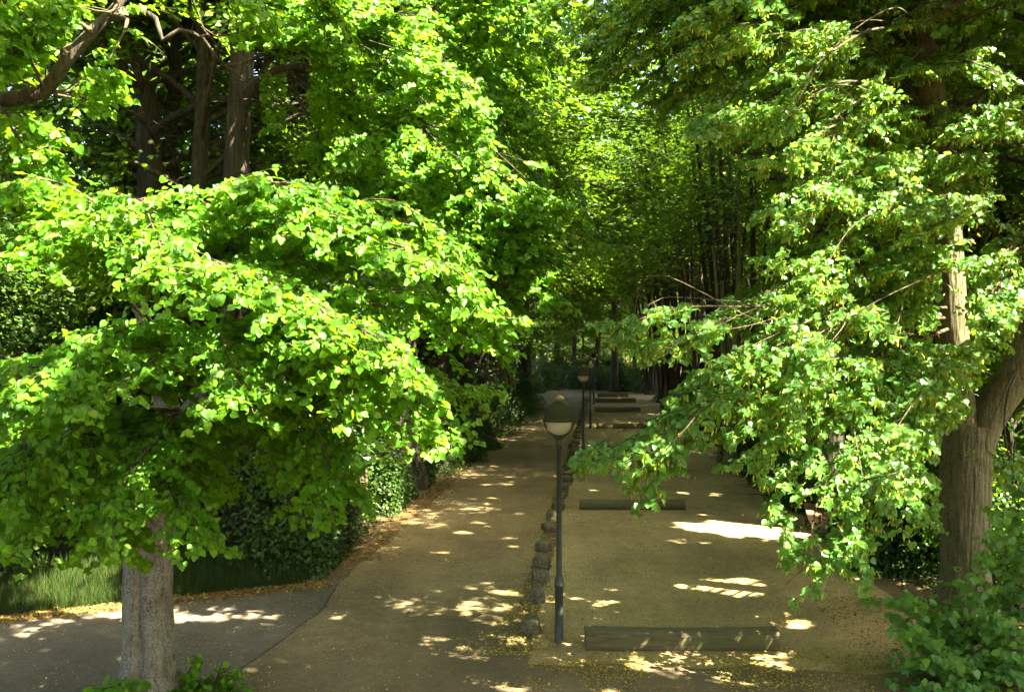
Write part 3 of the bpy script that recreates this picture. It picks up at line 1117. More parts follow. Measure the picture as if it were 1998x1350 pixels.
# ----------------------------------------------------------------------------
# the lime in the left foreground
def trunk_fn(seed, groove=None, amp=.05, ridge=.03, nr=26):
    def fn(th, z):
        r = np.ones_like(th)
        for i, t in enumerate(th):
            c, s_ = math.cos(t), math.sin(t)
            r[i] += amp * noise.noise(Vector((c * 1.1 + seed, s_ * 1.1, z * .5)))
            r[i] += ridge * noise.noise(Vector((c * nr * .35, s_ * nr * .35 + seed, z * 1.6)))
            r[i] += ridge * .5 * noise.noise(Vector((c * nr * .8, s_ * nr * .8 + seed, z * 5)))
            if z < .7:
                r[i] += (.7 - z) ** 2 * .75 * (1 + .8 * math.sin(3 * t + seed))
            if groove is not None:
                dd = math.atan2(math.sin(t - groove), math.cos(t - groove))
                r[i] -= .30 * math.exp(-(dd / .2) ** 2) * max(0, 1 - z / 3.0)
                r[i] += .10 * math.exp(-((abs(dd) - .75) / .4) ** 2) * max(0, 1 - z / 3.0)
        return r
    return fn


def big_tree(name, label, base, leafm, barkm, spines, boughs, centre, form=LEAF_HI, blossom=False, twig=.75, leaf=.115, gap=.15, cull=True, dens=1.0,
             bark_fn=None, twm='twig', extra=None, keep=None, down=.55, mult=2, jit=.3, vert=1.0):
    root = thing(name, label, 'tree', base)
    b = np.asarray(base, float)
    tb = Tubes()
    for k, (pts, r, sd) in enumerate(spines):
        cp = curve(pts, .06 if sd > 30 else .2)
        tb.add(cp - b, np.interp(np.linspace(0, 1, len(cp)), np.linspace(0, 1, len(r)), r), sd, bark_fn if k == 0 else trunk_fn(k * 3.3, None, .05, .03, 20) if sd > 20 else None)
    tb.build('trunk', M[barkm], root)
    L = Leaves()
    bl = Leaves() if blossom else None
    for bo in boughs:
        kw = {}
        if isinstance(bo, dict):
            kw, bo = {k: v for k, v in bo.items() if k != 'p'}, bo['p']
        args = dict(twig=twig, leaf=leaf, gap=gap, dens=dens, bl=bl, down=down, ok=keep, vert=vert)
        args.update(kw)
        mu, ji = args.pop('mult', mult), args.pop('jit', jit)
        pp = px_path(bo) if len(bo[0]) == 3 and not isinstance(bo[0], np.ndarray) else bo
        t = bough(L, pp, centre, **args)
        if t is None:
            continue
        for q in range(mu):
            p2 = [x + rnd(1, ji)[0] * (0 if i == 0 else (.6 + .4 * i / len(pp))) for i, x in enumerate(pp)]
            args['root_r'] = .016
            t2 = bough(L, p2, centre, **args)
            if t2 is None:
                continue
            t.V += t2.V
            t.F += [f + t.n for f in t2.F]
            t.n += t2.n
        V, F = t.arrays()
        mesh_np('bough', V - b, F, M[twm], root)
    if extra is not None:
        extra(L)

    def kp(P):
        k = GC.keep(P, .6)
        if keep is not None:
            k &= keep(P)
        return k
    L.build('crown', M[leafm], root, form, kp, b)
    if blossom:
        bl.build('blossom', M['blossom'], root, BRACT, kp, b)
    return root


B0 = gp(290, 1362)
sp_main = [B0, at(288, 1250, 13.6), at(287, 1150, 13.6), at(297, 1020, 13.6), at(318, 920, 13.55), at(345, 860, 13.5), at(415, 760, 13.4), at(445, 640, 13.3), at(470, 530, 13.3), at(500, 430, 13.2)]
sp_r = [at(335, 885, 13.5), at(372, 845, 13.45), at(415, 760, 13.4), at(445, 640, 13.3), at(470, 530, 13.3), at(500, 430, 13.2)]
sp_l = [at(335, 885, 13.55), at(335, 830, 13.6), at(310, 740, 13.7), at(280, 620, 13.7), at(255, 500, 13.6)]
LB = [
    [(400, 640, 13.2), (250, 450, 12), (90, 350, 11.2), (-60, 400, 10.6)],
    [(380, 640, 13.2), (220, 500, 11.7), (110, 455, 10.9), (20, 515, 10.4)],
    [(300, 640, 13.4), (150, 420, 12.4), (20, 370, 11.6), (-100, 380, 11)],
    [(430, 600, 13.2), (450, 470, 12), (560, 400, 11.3), (660, 370, 10.8), (760, 430, 10.3)],
    [(440, 560, 13.2), (430, 440, 12.2), (490, 375, 11.6), (570, 360, 11), (640, 420, 10.5)],
    [(430, 600, 13.2), (400, 470, 11.9), (340, 440, 11), (300, 530, 10.3)],
    [(450, 600, 13.2), (600, 470, 11.6), (780, 480, 10.7), (890, 550, 10.2), (950, 620, 10)],
    [(450, 600, 13.2), (640, 440, 12), (800, 440, 11.2), (900, 490, 10.8)],
    [(450, 640, 13.2), (500, 530, 11.4), (590, 570, 10.3), (680, 660, 9.8)],
    [(430, 640, 13.2), (400, 520, 11.5), (440, 520, 10.6), (520, 600, 10)],
    [(450, 680, 13.2), (650, 600, 11.2), (820, 610, 10.4), (935, 670, 10)],
    [(450, 680, 13.2), (600, 620, 11), (700, 640, 10), (780, 720, 9.7)],
    [(450, 720, 13.2), (640, 700, 11.2), (770, 740, 10.5), (860, 850, 10.1)],
    [(430, 720, 13.2), (520, 670, 11.2), (620, 720, 10.2), (715, 820, 9.8)],
    [(430, 700, 13.2), (420, 640, 11.2), (450, 700, 10.2), (480, 790, 9.8)],
    [(400, 720, 13.2), (300, 640, 11.3), (200, 660, 10.4), (80, 730, 10)],
    [(380, 760, 13.2), (240, 710, 11.4), (110, 750, 10.5), (0, 820, 10.1)],
    [(400, 740, 13.2), (330, 680, 11.2), (280, 720, 10.4), (150, 790, 10)],
    [(410, 760, 13.3), (560, 770, 11.6), (620, 850, 11), (660, 960, 10.7)],
    [(420, 760, 13.3), (540, 800, 12), (600, 880, 11.5), (620, 960, 11.2)],
    [(360, 840, 13.4), (250, 850, 11.7), (130, 930, 10.8), (30, 1060, 10.4)],
    [(360, 840, 13.4), (320, 850, 11.3), (250, 920, 10.6), (190, 1060, 10.3)],
    [(350, 850, 13.4), (340, 890, 11.8), (330, 960, 11), (405, 1050, 10.7)],
    [(350, 860, 13.4), (150, 850, 11.2), (20, 920, 10.4), (-80, 1020, 10.1)],
    [(350, 850, 13.4), (180, 880, 12), (60, 980, 11.3), (-20, 1090, 11)],
    [(345, 860, 13.4), (280, 880, 12), (200, 980, 11.4), (230, 1080, 11.1)],
    [(350, 800, 13.4), (100, 800, 11.9), (-100, 860, 11)],
    [(280, 560, 13.6), (150, 480, 13.2), (-20, 480, 13)],
    [(470, 560, 13.3), (640, 520, 13), (800, 560, 12.6), (900, 640, 12.2)],
    [(470, 640, 13.3), (660, 660, 13), (780, 700, 12.6), (900, 760, 12.2)],
    [(470, 540, 13.3), (560, 480, 14), (680, 500, 14.6), (760, 600, 15)],
    [(300, 560, 13.6), (240, 470, 14.2), (140, 500, 15)],
    [(450, 640, 13.4), (400, 640, 14.5), (380, 720, 15.4)],
    [(380, 560, 13.2), (380, 480, 12.6), (350, 440, 12.2), (250, 430, 11.8)],
]
big_tree('lime_tree', 'broad lime tree with sunlit layered boughs and pale furrowed trunk in left foreground', B0, 'lime_leaf', 'bark_lime',
         [(sp_main, [.36, .335, .325, .32, .31, .29, .25, .2, .16, .13, .1, .05], 110), (sp_l, [.2, .16, .13, .09, .04], 24)],
         LB, np.array((-4.6, 13.5, 5.0)), mult=1, jit=.2, keep=lambda P: GA.keep(P, 1.0), bark_fn=trunk_fn(1.0, -PI / 2 - .02, .05, .05, 30), twig=.85, leaf=.086, gap=.105, dens=1.5, vert=.42)

# ----------------------------------------------------------------------------
# the forked lime on the right
R0 = gp(1885, 1195)
rs = [R0, at(1885, 1080, 17.85), at(1884, 960, 17.85), at(1888, 880, 17.85), at(1895, 830, 17.85)]
rl = [at(1885, 880, 17.85), at(1868, 780, 17.8), at(1858, 640, 17.7), at(1850, 500, 17.7), at(1840, 350, 17.6), at(1812, 150, 17.6), at(1785, 20, 17.6), at(1765, -150, 17.6), at(1770, -400, 17.7)]
rr_ = [at(1902, 870, 17.85), at(1930, 810, 17.8), at(1975, 740, 17.7), at(2015, 660, 17.7), at(2070, 520, 17.8), at(2110, 300, 18), at(2120, 0, 18.2), at(2100, -300, 18.4)]
RB = [
    {'p': [(1840, 470, 17.6), (1690, 430, 16), (1600, 555, 15), (1480, 600, 14.5), (1390, 640, 14.2), (1310, 680, 14), (1230, 650, 13.8)], 'start': .42},
    [(1690, 500, 16), (1520, 590, 14.8), (1340, 600, 14.2), (1190, 640, 13.9)],
    {'p': [(1850, 620, 17.6), (1640, 640, 15.6), (1420, 770, 14.2), (1340, 800, 13.8), (1220, 860, 13.4), (1130, 910, 13.2)], 'start': .62, 'twig': .6},
    {'p': [(1500, 690, 14.6), (1390, 780, 13.8), (1310, 860, 13.3), (1265, 975, 13.1)], 'start': .5, 'twig': .5},
    [(1840, 520, 17.6), (1620, 620, 15.2), (1480, 680, 14.4), (1370, 740, 14), (1340, 790, 13.8)],
    [(1800, 200, 17.6), (1650, 160, 16.2), (1500, 220, 15.1), (1375, 255, 14.6)],
    [(1810, 230, 17.6), (1680, 230, 16), (1580, 270, 15), (1500, 330, 14.6)],
    [(1830, 400, 17.6), (1660, 390, 15.4), (1560, 420, 14.4), (1480, 500, 14.1)],
    [(1830, 330, 17.6), (1700, 330, 15.8), (1600, 380, 14.8), (1530, 450, 14.4)],
    [(1850, 330, 17.6), (1890, 320, 15.6), (1915, 370, 14.4), (1905, 500, 13.8)],
    [(1850, 430, 17.6), (1850, 380, 15.8), (1830, 420, 14.6), (1740, 510, 14)],
    [(1850, 430, 17.6), (1780, 400, 15.5), (1700, 450, 14.4), (1610, 550, 13.9)],
    [(1850, 500, 17.6), (1780, 480, 15.6), (1720, 560, 14.5), (1690, 660, 14)],
    [(1855, 560, 17.6), (1800, 540, 15.6), (1760, 610, 14.4), (1790, 700, 13.9)],
    [(1850, 600, 17.6), (1720, 610, 15.4), (1600, 650, 14.4), (1520, 740, 14)],
    [(1855, 640, 17.6), (1700, 700, 15.4), (1560, 740, 14.4), (1440, 840, 14)],
    [(1855, 680, 17.7), (1720, 720, 15.6), (1600, 790, 14.6), (1500, 870, 14.2)],
    [(1860, 720, 17.7), (1750, 790, 15.4), (1660, 880, 14.4), (1600, 970, 13.9), (1570, 1120, 13.6)],
    [(1860, 730, 17.7), (1770, 800, 15.4), (1710, 900, 14.4), (1680, 1000, 13.9), (1650, 1100, 13.7)],
    [(1862, 740, 17.7), (1800, 790, 15.8), (1770, 870, 14.9), (1800, 1000, 14.5)],
    [(1862, 700, 17.7), (1850, 700, 15.6), (1800, 760, 14.6), (1740, 850, 14.1)],
    [(1800, 100, 17.6), (1650, 60, 16.3), (1500, 70, 15.2), (1350, 110, 14.7)],
    [(1790, 40, 17.6), (1640, -40, 16.2), (1450, -10, 15.2), (1290, 60, 14.8)],
    [(1790, 60, 17.6), (1700, 60, 15.8), (1600, 120, 14.9), (1540, 200, 14.6)],
    [(1780, 0, 17.6), (1560, -80, 16), (1330, -60, 15.4), (1130, 20, 15.2), (1070, 110, 15.2)],
    [(1780, -60, 17.6), (1500, -90, 16.6), (1300, 40, 16.2), (1160, 160, 16)],
    [(1780, -40, 17.6), (1450, -60, 17), (1230, 20, 16.6), (1120, 110, 16.4)],
    [(1780, -60, 17.6), (1400, 20, 17.4), (1220, 90, 17), (1110, 200, 16.8)],
    [(1780, -80, 17.6), (1420, -60, 17.8), (1260, -10, 17.6), (1160, 70, 17.4)],
    [(1800, 60, 17.6), (1560, 0, 17), (1380, 60, 16.6), (1250, 170, 16.4)],
    [(1800, 100, 17.6), (1600, 60, 17.4), (1400, 130, 17), (1290, 230, 17)],
    [(1790, -20, 17.6), (1500, -60, 17.4), (1250, -40, 17), (1100, 60, 16.8)],
    [(1780, -100, 17.6), (1480, -140, 16.4), (1230, -110, 15.6), (1120, -20, 15.4), (1060, 60, 15.4)],
    [(1800, 150, 17.6), (1870, 120, 16.2), (1950, 150, 15.2), (2010, 240, 14.6)],
    [(1790, 60, 17.6), (1860, 0, 16.2), (1950, 20, 15.2), (2040, 100, 14.6)],
    [(1830, 300, 17.6), (1900, 230, 16.4), (1970, 250, 15.4), (2040, 330, 15)],
    [(2060, 540, 17.8), (2020, 480, 16.4), (1970, 500, 15.6), (1940, 600, 15.2)],
    [(2010, 660, 17.7), (1990, 560, 16.6), (1940, 560, 15.8), (1930, 650, 15.2)],
    [(1840, 350, 17.6), (1760, 260, 17), (1680, 270, 16.6), (1600, 330, 16.4)],
    [(1845, 420, 17.6), (1740, 360, 18), (1620, 400, 18), (1500, 470, 17.6)],
    [(1855, 560, 17.6), (1740, 540, 18.4), (1620, 600, 18.4), (1540, 700, 18)],
    [(1860, 660, 17.7), (1760, 660, 18.6), (1650, 740, 18.6), (1580, 840, 18)],
    [(1820, 200, 17.6), (1680, 130, 18), (1540, 170, 18), (1420, 260, 17.6)],
    [(1800, 120, 17.6), (1720, 60, 18.6), (1580, 60, 18.6), (1460, 120, 18)],
    [(2040, 600, 17.8), (2000, 540, 19), (1960, 600, 20)],
    [(1990, 720, 17.8), (1970, 760, 16.6), (1960, 830, 16), (1975, 920, 15.6)],
]
# upper crown above the frame
for i in range(26):
    a_ = i * 2.4
    f = (i + .5) / 26
    r_ = 5.6 * math.sin(PI * (.3 + .6 * f))
    zz = 9.5 + 8 * f
    p0 = np.array((7.6, 17.6, zz - .8))
    e_ = np.array((math.cos(a_), math.sin(a_), 0.0))
    RB.append({'mult': 1, 'jit': .7, 'p': [p0, p0 + e_ * r_ * .4 + UP * .9, p0 + e_ * r_ * .75 + UP * .8, p0 + e_ * r_ + UP * .2], 'gap': .24, 'twig': 1.3, 'leaf': .15, 'dens': .8})


def not_road_view(P):
    x_, y_, d_ = project(P)
    lim = np.interp(y_, [180, 260, 300, 350, 470, 540, 590, 630], [1180, 1330, 1400, 1470, 1470, 1470, 1350, 1150])
    tr = ((x_ > 1835) & (x_ < 1945) & (y_ > 845) & (y_ < 1130)) | ((x_ > 1832) & (x_ < 1888) & (y_ > 525) & (y_ < 655)) | ((x_ > 1900) & (y_ > 690) & (y_ < 880) & (x_ + y_ > 2640))
    tr = tr | ((x_ > 1558) & (x_ < 1614) & (y_ > 985) & (y_ < 1050))
    tr = tr & (RNG.random(len(x_)) > .06)
    return ~tr & ~((y_ > 180) & (y_ < 630) & (x_ < lim + 25 * np.sin(y_ * .07))) & ~((x_ > 1030) & (x_ < 1118) & (y_ > 560)) & ~((x_ < 1330) & (y_ > 1010)) & ~((y_ > 640) & (y_ < 862) & (x_ < np.interp(y_, [640, 690, 715, 835, 862], [1120, 1165, 1262, 1272, 1190])))


big_tree('lime_tree', 'tall forked lime with drooping flowering sprays and thick trunk on the right', R0, 'lime_leaf_cool', 'bark_brown',
         [(rs, [.47, .43, .415, .43, .40], 100), (rl, [.3, .285, .27, .25, .235, .2, .17, .13, .04], 40), (rr_, [.32, .29, .27, .26, .22, .16, .1, .03], 36)],
         RB, np.array((8.2, 17.8, 6.0)), blossom=True, bark_fn=trunk_fn(5.0, None, .06, .05, 30), twig=.72, leaf=.098, gap=.13, dens=1.2, vert=.8,
         keep=lambda P: not_road_view(P) & GB.keep(P, 4.0) & np.where(P[:, 2] > 9.2, GA.keep(P), GA.keep(P, .55)), down=.7)

# ----------------------------------------------------------------------------
# tree behind the left lime: straight trunk, long limb to the right, boughs toward the lane
K0 = np.array(((462 - CXP) / FPX * 22, 22, 0.0))
ks = [K0, at(462, 800, 22), at(462, 360, 22), at(472, 150, 22), at(478, 0, 22), at(482, -250, 22), at(480, -550, 22)]
kl = [at(468, 230, 22), at(500, 165, 21.6), at(560, 132, 21), at(640, 140, 20), at(720, 157, 19), at(820, 230, 18)]
kl2 = [at(480, 60, 22), at(560, 90, 22.5), at(640, 80, 22.5), at(800, 120, 22)]
KB = [
    [(490, 100, 21.6), (650, 50, 18.5), (850, 30, 15.8), (1000, 45, 14.8)],
    [(800, 100, 20), (920, 20, 19), (1010, 20, 18.4), (1090, 70, 18)],
    [(800, 60, 20), (920, -40, 18.6), (1020, -20, 17.6), (1080, 30, 17.2)],
    [(820, 140, 20), (940, 90, 19.4), (1020, 110, 19), (1080, 170, 18.6)],
    [(490, 30, 21.6), (640, -30, 18.5), (820, -30, 16), (980, 0, 15)],
    [(490, 120, 21.6), (600, 60, 18.5), (750, 90, 16.4), (890, 150, 15.3)],
    [(490, 60, 21.6), (600, 0, 19), (700, 20, 17), (780, 80, 16.4)],
    [(720, 157, 19), (820, 130, 17), (900, 160, 15.8), (960, 260, 15.2)],
    [(720, 157, 19), (800, 180, 17), (860, 230, 16), (930, 320, 15.5)],
    [(740, 170, 18.8), (830, 240, 17.4), (930, 270, 16.2), (1050, 370, 15.4)],
    [(780, 200, 18.4), (880, 300, 17), (980, 340, 16), (1105, 405, 15.6)],
    [(800, 220, 18.2), (850, 320, 17.4), (960, 410, 16.4), (1080, 440, 15.8)],
    [(800, 220, 18.2), (800, 330, 17), (880, 420, 16.2), (1000, 500, 15.8)],
    [(820, 230, 18), (870, 380, 17.4), (970, 480, 16.4), (1080, 580, 15.8)],
    [(700, 300, 19), (780, 400, 17.8), (880, 500, 16.8), (1000, 600, 16)],
    [(650, 300, 19.5), (720, 420, 18), (850, 540, 17), (990, 680, 16.5)],
    [(560, 132, 21), (640, 200, 19), (720, 260, 18), (820, 330, 17.4)],
    [(560, 132, 21), (600, 230, 19.5), (660, 330, 18.5), (740, 420, 18)],
    [(500, 165, 21.6), (560, 60, 20), (640, 90, 19), (720, 180, 18.4)],
    [(820, 230, 18), (940, 200, 18), (1060, 280, 18), (1120, 400, 17.6)],
    [(640, 80, 22.5), (760, 60, 21), (900, 100, 20), (1020, 200, 19)],
    [(640, 80, 22.5), (720, 160, 21.5), (840, 220, 21), (960, 350, 20)],
]
for i in range(20):
    a_ = i * 2.4 + 1
    f = (i + .5) / 20
    r_ = 4.8 * math.sin(PI * (.3 + .6 * f))
    p0 = np.array((K0[0] + .2, 22, 12.5 + 7 * f))
    e_ = np.array((math.cos(a_), math.sin(a_), 0.0))
    KB.append({'mult': 1, 'jit': .7, 'p': [p0, p0 + e_ * r_ * .4 + UP * .9, p0 + e_ * r_ * .75 + UP * .8, p0 + e_ * r_ + UP * .2], 'gap': .26, 'twig': 1.3, 'leaf': .15, 'dens': .8})
big_tree('lime_tree', 'tall dark lime behind the left one, its long bare limb reaching right', K0, 'lime_leaf', 'bark_dark',
         [(ks, [.36, .31, .285, .27, .25, .2, .05], 26), (kl, [.12, .1, .085, .07, .055, .03], 10), (kl2, [.1, .07, .06, .03], 8)],
         KB, np.array((-5.8, 22.0, 8.0)), twig=.9, leaf=.108, gap=.14, dens=1.2, vert=.6, bark_fn=trunk_fn(8, None, .05, .05, 26), twm='bark_dark',
         keep=lambda P: ~((project(P)[0] > 1000) & (project(P)[1] > 640)) & trunk_view(P) & np.where(P[:, 2] > 11, GA.keep(P), GA.keep(P, 1.0)))

def limb_view(P):
    x_, y_, d_ = project(P)
    m = np.zeros(len(P), bool)
    for (xa, ya), (xb, yb) in zip([(-30, 197), (85, 180), (130, 120), (180, 65)], [(85, 180), (130, 120), (180, 65), (215, 30)]):
        t = np.clip(((x_ - xa) * (xb - xa) + (y_ - ya) * (yb - ya)) / ((xb - xa) ** 2 + (yb - ya) ** 2), 0, 1)
        m |= np.hypot(x_ - xa - t * (xb - xa), y_ - ya - t * (yb - ya)) < 34
    return ~(m & (d_ < 12.25) & (RNG.random(len(P)) > .1))


# tree off to the left whose lichened limb enters at the top left
E0 = np.array((-9.2, 12.6, 0.0))
es = [E0, E0 + np.array((.1, 0, 3)), E0 + np.array((.3, -.1, 6.5)), E0 + np.array((.1, .1, 10)), E0 + np.array((0, 0, 15))]
el = [E0 + np.array((.25, -.1, 6.6)), at(-120, 215, 12.1), at(-10, 197, 12), at(85, 180, 12), at(130, 120, 12), at(180, 65, 12.05), at(215, 30, 12.1), at(260, -20, 12.2), at(330, -90, 12.4)]
el2 = [at(205, 42, 12.1), at(270, 26, 12), at(305, 38, 12), at(318, 80, 12), at(350, 60, 12.0), at(395, 75, 12.1), at(420, 110, 12.2), at(455, 140, 12.3), at(480, 160, 12.4)]
el3 = [at(430, 128, 12.2), at(470, 125, 12.3), at(500, 110, 12.4)]
el4 = [at(455, 140, 12.3), at(455, 165, 12.3), at(490, 155, 12.4), at(535, 140, 12.5)]
EB = [
    [(180, 65, 12), (120, 20, 11.6), (60, 20, 11.2), (0, 60, 11)],
    [(140, 110, 12), (70, 70, 11.6), (10, 80, 11.2), (-50, 130, 11)],
    [(90, 180, 12), (60, 120, 11.7), (20, 130, 11.4), (-40, 180, 11.2)],
    [(220, 25, 12.1), (280, -10, 11.8), (340, 10, 11.6), (400, 60, 11.5)],
    [(230, 10, 12.1), (200, -30, 11.6), (140, -20, 11.2), (80, 20, 11)],
    [(260, -20, 12.2), (340, -50, 12), (430, -20, 11.9), (520, 40, 11.9)],
    [(330, -90, 12.4), (440, -80, 12.3), (560, -30, 12.3), (660, 30, 12.3)],
    [(260, -20, 12.2), (300, 0, 11.5), (330, 50, 11.2), (340, 110, 11.1)],
    [(215, 30, 12.1), (250, 40, 11.8), (230, 90, 11.6), (200, 140, 11.5)],
    [(85, 180, 12), (140, 180, 12.2), (200, 170, 12.3), (260, 200, 12.4)],
    {'p': [(300, 200, 13.2), (340, 240, 12.6), (390, 270, 12.3), (425, 310, 12.2)], 'twig': .35, 'mult': 0, 'start': .3},
    [(-10, 197, 12), (20, 230, 11.8), (60, 240, 11.7), (100, 280, 11.7)],
    [(-60, 205, 12), (-40, 170, 11.5), (0, 160, 11.2), (50, 190, 11.1)],
]
for i in range(20):
    a_ = i * 2.4 + 1
    f = (i + .5) / 20
    r_ = 4.6 * math.sin(PI * (.3 + .6 * f))
    p0 = np.array((E0[0] + .1, 12.6, 9.6 + 6 * f))
    e_ = np.array((math.cos(a_), math.sin(a_), 0.0))
    EB.append({'mult': 1, 'jit': .7, 'p': [p0, p0 + e_ * r_ * .4 + UP * .9, p0 + e_ * r_ * .75 + UP * .8, p0 + e_ * r_ + UP * .2], 'gap': .26, 'twig': 1.2, 'leaf': .15, 'dens': .8})
big_tree('lime_tree', 'lime whose crooked lichened limb and sunny leaves enter at the top left', E0, 'lime_leaf', 'bark_dark',
         [(es, [.4, .3, .27, .2, .05], 24), (el, [.2, .15, .125, .115, .10, .085, .07, .05, .02], 22), (el2, [.045, .035, .032, .03, .026, .022, .02, .018, .008], 8),
          (el3, [.014, .012, .005], 6), (el4, [.016, .014, .01, .005], 6)],
         EB, np.array((-8.5, 12.6, 8.0)), twig=.65, leaf=.10, gap=.13, dens=1.2, bark_fn=trunk_fn(2, None, .05, .05, 26), keep=lambda P: limb_view(P) & trunk_view(P, .1) & np.where(P[:, 2] > 9.3, GA.keep(P), GA.keep(P, .9)))


# ----------------------------------------------------------------------------
# plain trunks behind, with crowns above the frame
def at_ground(px, d):
    return np.array(((px - CXP) / FPX * d, d, 0.0))


def shrub_filter(P):
    x_, y_, d_ = project(P)
    return ~((x_ > 640) & (x_ < 1330) & (y_ > 700) & (P[:, 1] < 60) & (P[:, 2] > 3.5))


plant('tall_b', 'broadleaf_tree', 'thick dark trunk, leftmost of the trunks behind the left lime', 'tree', at_ground(290, 24), 1.15, 1.0, 'wood_leaf', 'bark_dark', unique=True)
plant('tall_a', 'broadleaf_tree', 'thinner dark trunk standing against the thick leftmost one', 'tree', at_ground(330, 25), .95, 2.0, 'wood_leaf', 'bark_dark', unique=True)
plant('tall_c', 'broadleaf_tree', 'slim brown trunk between the thick dark trunk and the bare limbed lime', 'tree', at_ground(404, 22.5), 1.1, 4.0, 'wood_leaf', 'bark_dark', unique=True, squash=(.9, .9, 1.1))
plant('tall_a', 'broadleaf_tree', 'dark trunk with sky behind it, right of the bare limbed lime', 'tree', at_ground(580, 33), 1.0, 0.5, 'wood_leaf', 'bark_dark', unique=True)
plant('tall_c', 'broadleaf_tree', 'dark upright trunk at the left edge of the lane beside the shrubs', 'tree', gp(862, 922), 1.0, 3.0, 'wood_leaf', 'bark_dark', unique=True)
plant('tall_b', 'broadleaf_tree', 'wide crowned lime on the left edge, meeting branches over the lane', 'tree', (lane(-6.2, 41), 41, 0), 1.0, 1.0, 'beech_leaf', 'bark_dark', squash=(1.6, 1.6, 1))
plant('tall_a', 'broadleaf_tree', 'wide crowned tall tree behind the hornbeams, arching over the gravel', 'tree', (lane(7.6, 66), 66, 0), 1.2, 1.0, 'beech_leaf', 'bark_dark', squash=(1.6, 1.6, 1))
plant('tall_b', 'broadleaf_tree', 'tall spreading lime on the left edge, its crown closing the sky over the lane', 'tree', (lane(-6.0, 33), 33, 0), 1.2, 2.0, 'beech_leaf', 'bark_dark', squash=(1.6, 1.6, 1))
plant('tall_b', 'broadleaf_tree', 'tall spreading tree far up the left edge, arching over the lane', 'tree', (lane(-6.4, 72), 72, 0), 1.25, 1.0, 'beech_leaf', 'bark_dark', squash=(1.6, 1.6, 1))
row = 'trees lining the left side of the lane'
lt = [('tall_a', -5.6, 46, 'third trunk up the left lane edge beyond the dark upright one'), ('tall_b', -5.9, 54, 'fourth trunk up the left lane edge, shaded'),
      ('tall_c', -5.4, 61, 'pale brown sunlit trunk far up the left lane edge'), ('tall_a', -5.7, 68, 'thick dark trunk next to the far pale one at left'),
      ('tall_b', -5.5, 77, 'last but one trunk of the left lane edge'), ('tall_c', -5.9, 87, 'last trunk of the left lane edge where the lane bends')]
for k, o_, y_, lb in lt:
    plant(k, 'broadleaf_tree', lb, 'tree', (lane(o_, y_), y_, 0), RNG.uniform(.95, 1.15), None, 'wood_leaf', squash=(1.45, 1.45, 1), bark='bark_brown' if 'pale' in lb else 'bark_dark', group=row)
# second rows in the wood on the left
W1 = ['leaning', 'straight', 'slender', 'stout', 'tall', 'shaded', 'dense', 'ragged', 'pale', 'dark', 'spreading', 'narrow', 'rounded', 'young', 'old', 'bushy', 'thin', 'broad', 'dim', 'bright']
lw = [(-13, 28), (-16, 36), (-11.5, 40), (-18, 46), (-11, 52), (-16, 58), (-12, 66), (-19, 70), (-12, 78), (-17, 88), (-22, 30), (-24, 54), (-25, 78)]
for i, (o_, y_) in enumerate(lw):
    plant(('tall_a', 'tall_b', 'tall_c')[i % 3], 'woodland_tree', f'{W1[i]} woodland tree, {ORD[i]} of those deep in the left wood', 'tree', (lane(o_, y_), y_, 0),
          RNG.uniform(.9, 1.15), None, 'wood_leaf', 'bark_dark', 'trees deep in the left wood')
# understorey trees left
lu = [(-12.5, 19.5, 1.0, 'a'), (-9.5, 23, .95, 'a'), (-15, 24, 1.1, 'a'), (-11.5, 27.5, 1.1, 'a'), (-7.6, 29, .9, 'a'), (-8.2, 36, 1, 'b'), (-8.0, 43, 1.1, 'a'), (-8.4, 50, 1.1, 'b'),
      (-8.2, 58, 1.1, 'a'), (-8.6, 66, 1.1, 'a'), (-8.0, 74, 1.1, 'b'), (-13, 33, 1.2, 'a'), (-12.5, 47, 1.2, 'a'), (-14.5, 20.5, 1.3, 'a'), (-18, 22, 1.3, 'a'), (-17.5, 29, 1.3, 'a')]
for i, (o_, y_, s_, k) in enumerate(lu):
    plant('under_' + k, 'understorey_tree', f'{W1[i]} low leafy tree, {ORD[i]} of the shaded undergrowth left of the lane', 'small tree', (lane(o_, y_), y_, 0), s_, None, 'hedge_shade_leaf',  # deep shade put into the leaf colour of these trees
          'bark_dark', 'low trees under the left wood', unique=y_ < 30, extra=shrub_filter)

# right side
plant('multi_b', 'hornbeam', 'hornbeam with flared brown foot at the right edge of the gravel', 'tree', gp(1425, 922), 1.0, 1.3, 'wood_leaf', 'bark_brown', unique=True, extra=stem_view)
plant('tall_a', 'broadleaf_tree', 'dark trunk behind the drooping right lime sprays near the bench', 'tree', at_ground(1630, 25.5), 1.0, 2.2, 'wood_leaf', 'bark_dark', unique=True, extra=stem_view)
plant('tall_c', 'broadleaf_tree', 'dim trunk behind the forked lime at the right picture edge', 'tree', at_ground(1962, 27), 1.0, 2.9, 'wood_leaf', 'bark_dark', unique=True)
rm = [('multi_a', 6.6, 41, 'many stemmed hornbeam with leaning slender stems right of the gravel'), ('multi_b', 6.3, 46.5, 'upright many stemmed hornbeam just behind the leaning one'),
      ('multi_b', 6.1, 53, 'third hornbeam clump along the right edge of the gravel'), ('multi_a', 6.0, 60, 'fourth hornbeam clump along the gravel, sunlit stem'),
      ('multi_a', 5.7, 68, 'fifth hornbeam clump near the far logs'), ('multi_a', 5.4, 78, 'sixth hornbeam clump beside the last log'), ('multi_a', 5.0, 90, 'farthest hornbeam clump behind the last log'),
      ('multi_b', 9.5, 44, 'hornbeam clump behind the flared trunk on the right'), ('multi_b', 10, 55, 'hornbeam clump deeper right of the third one')]
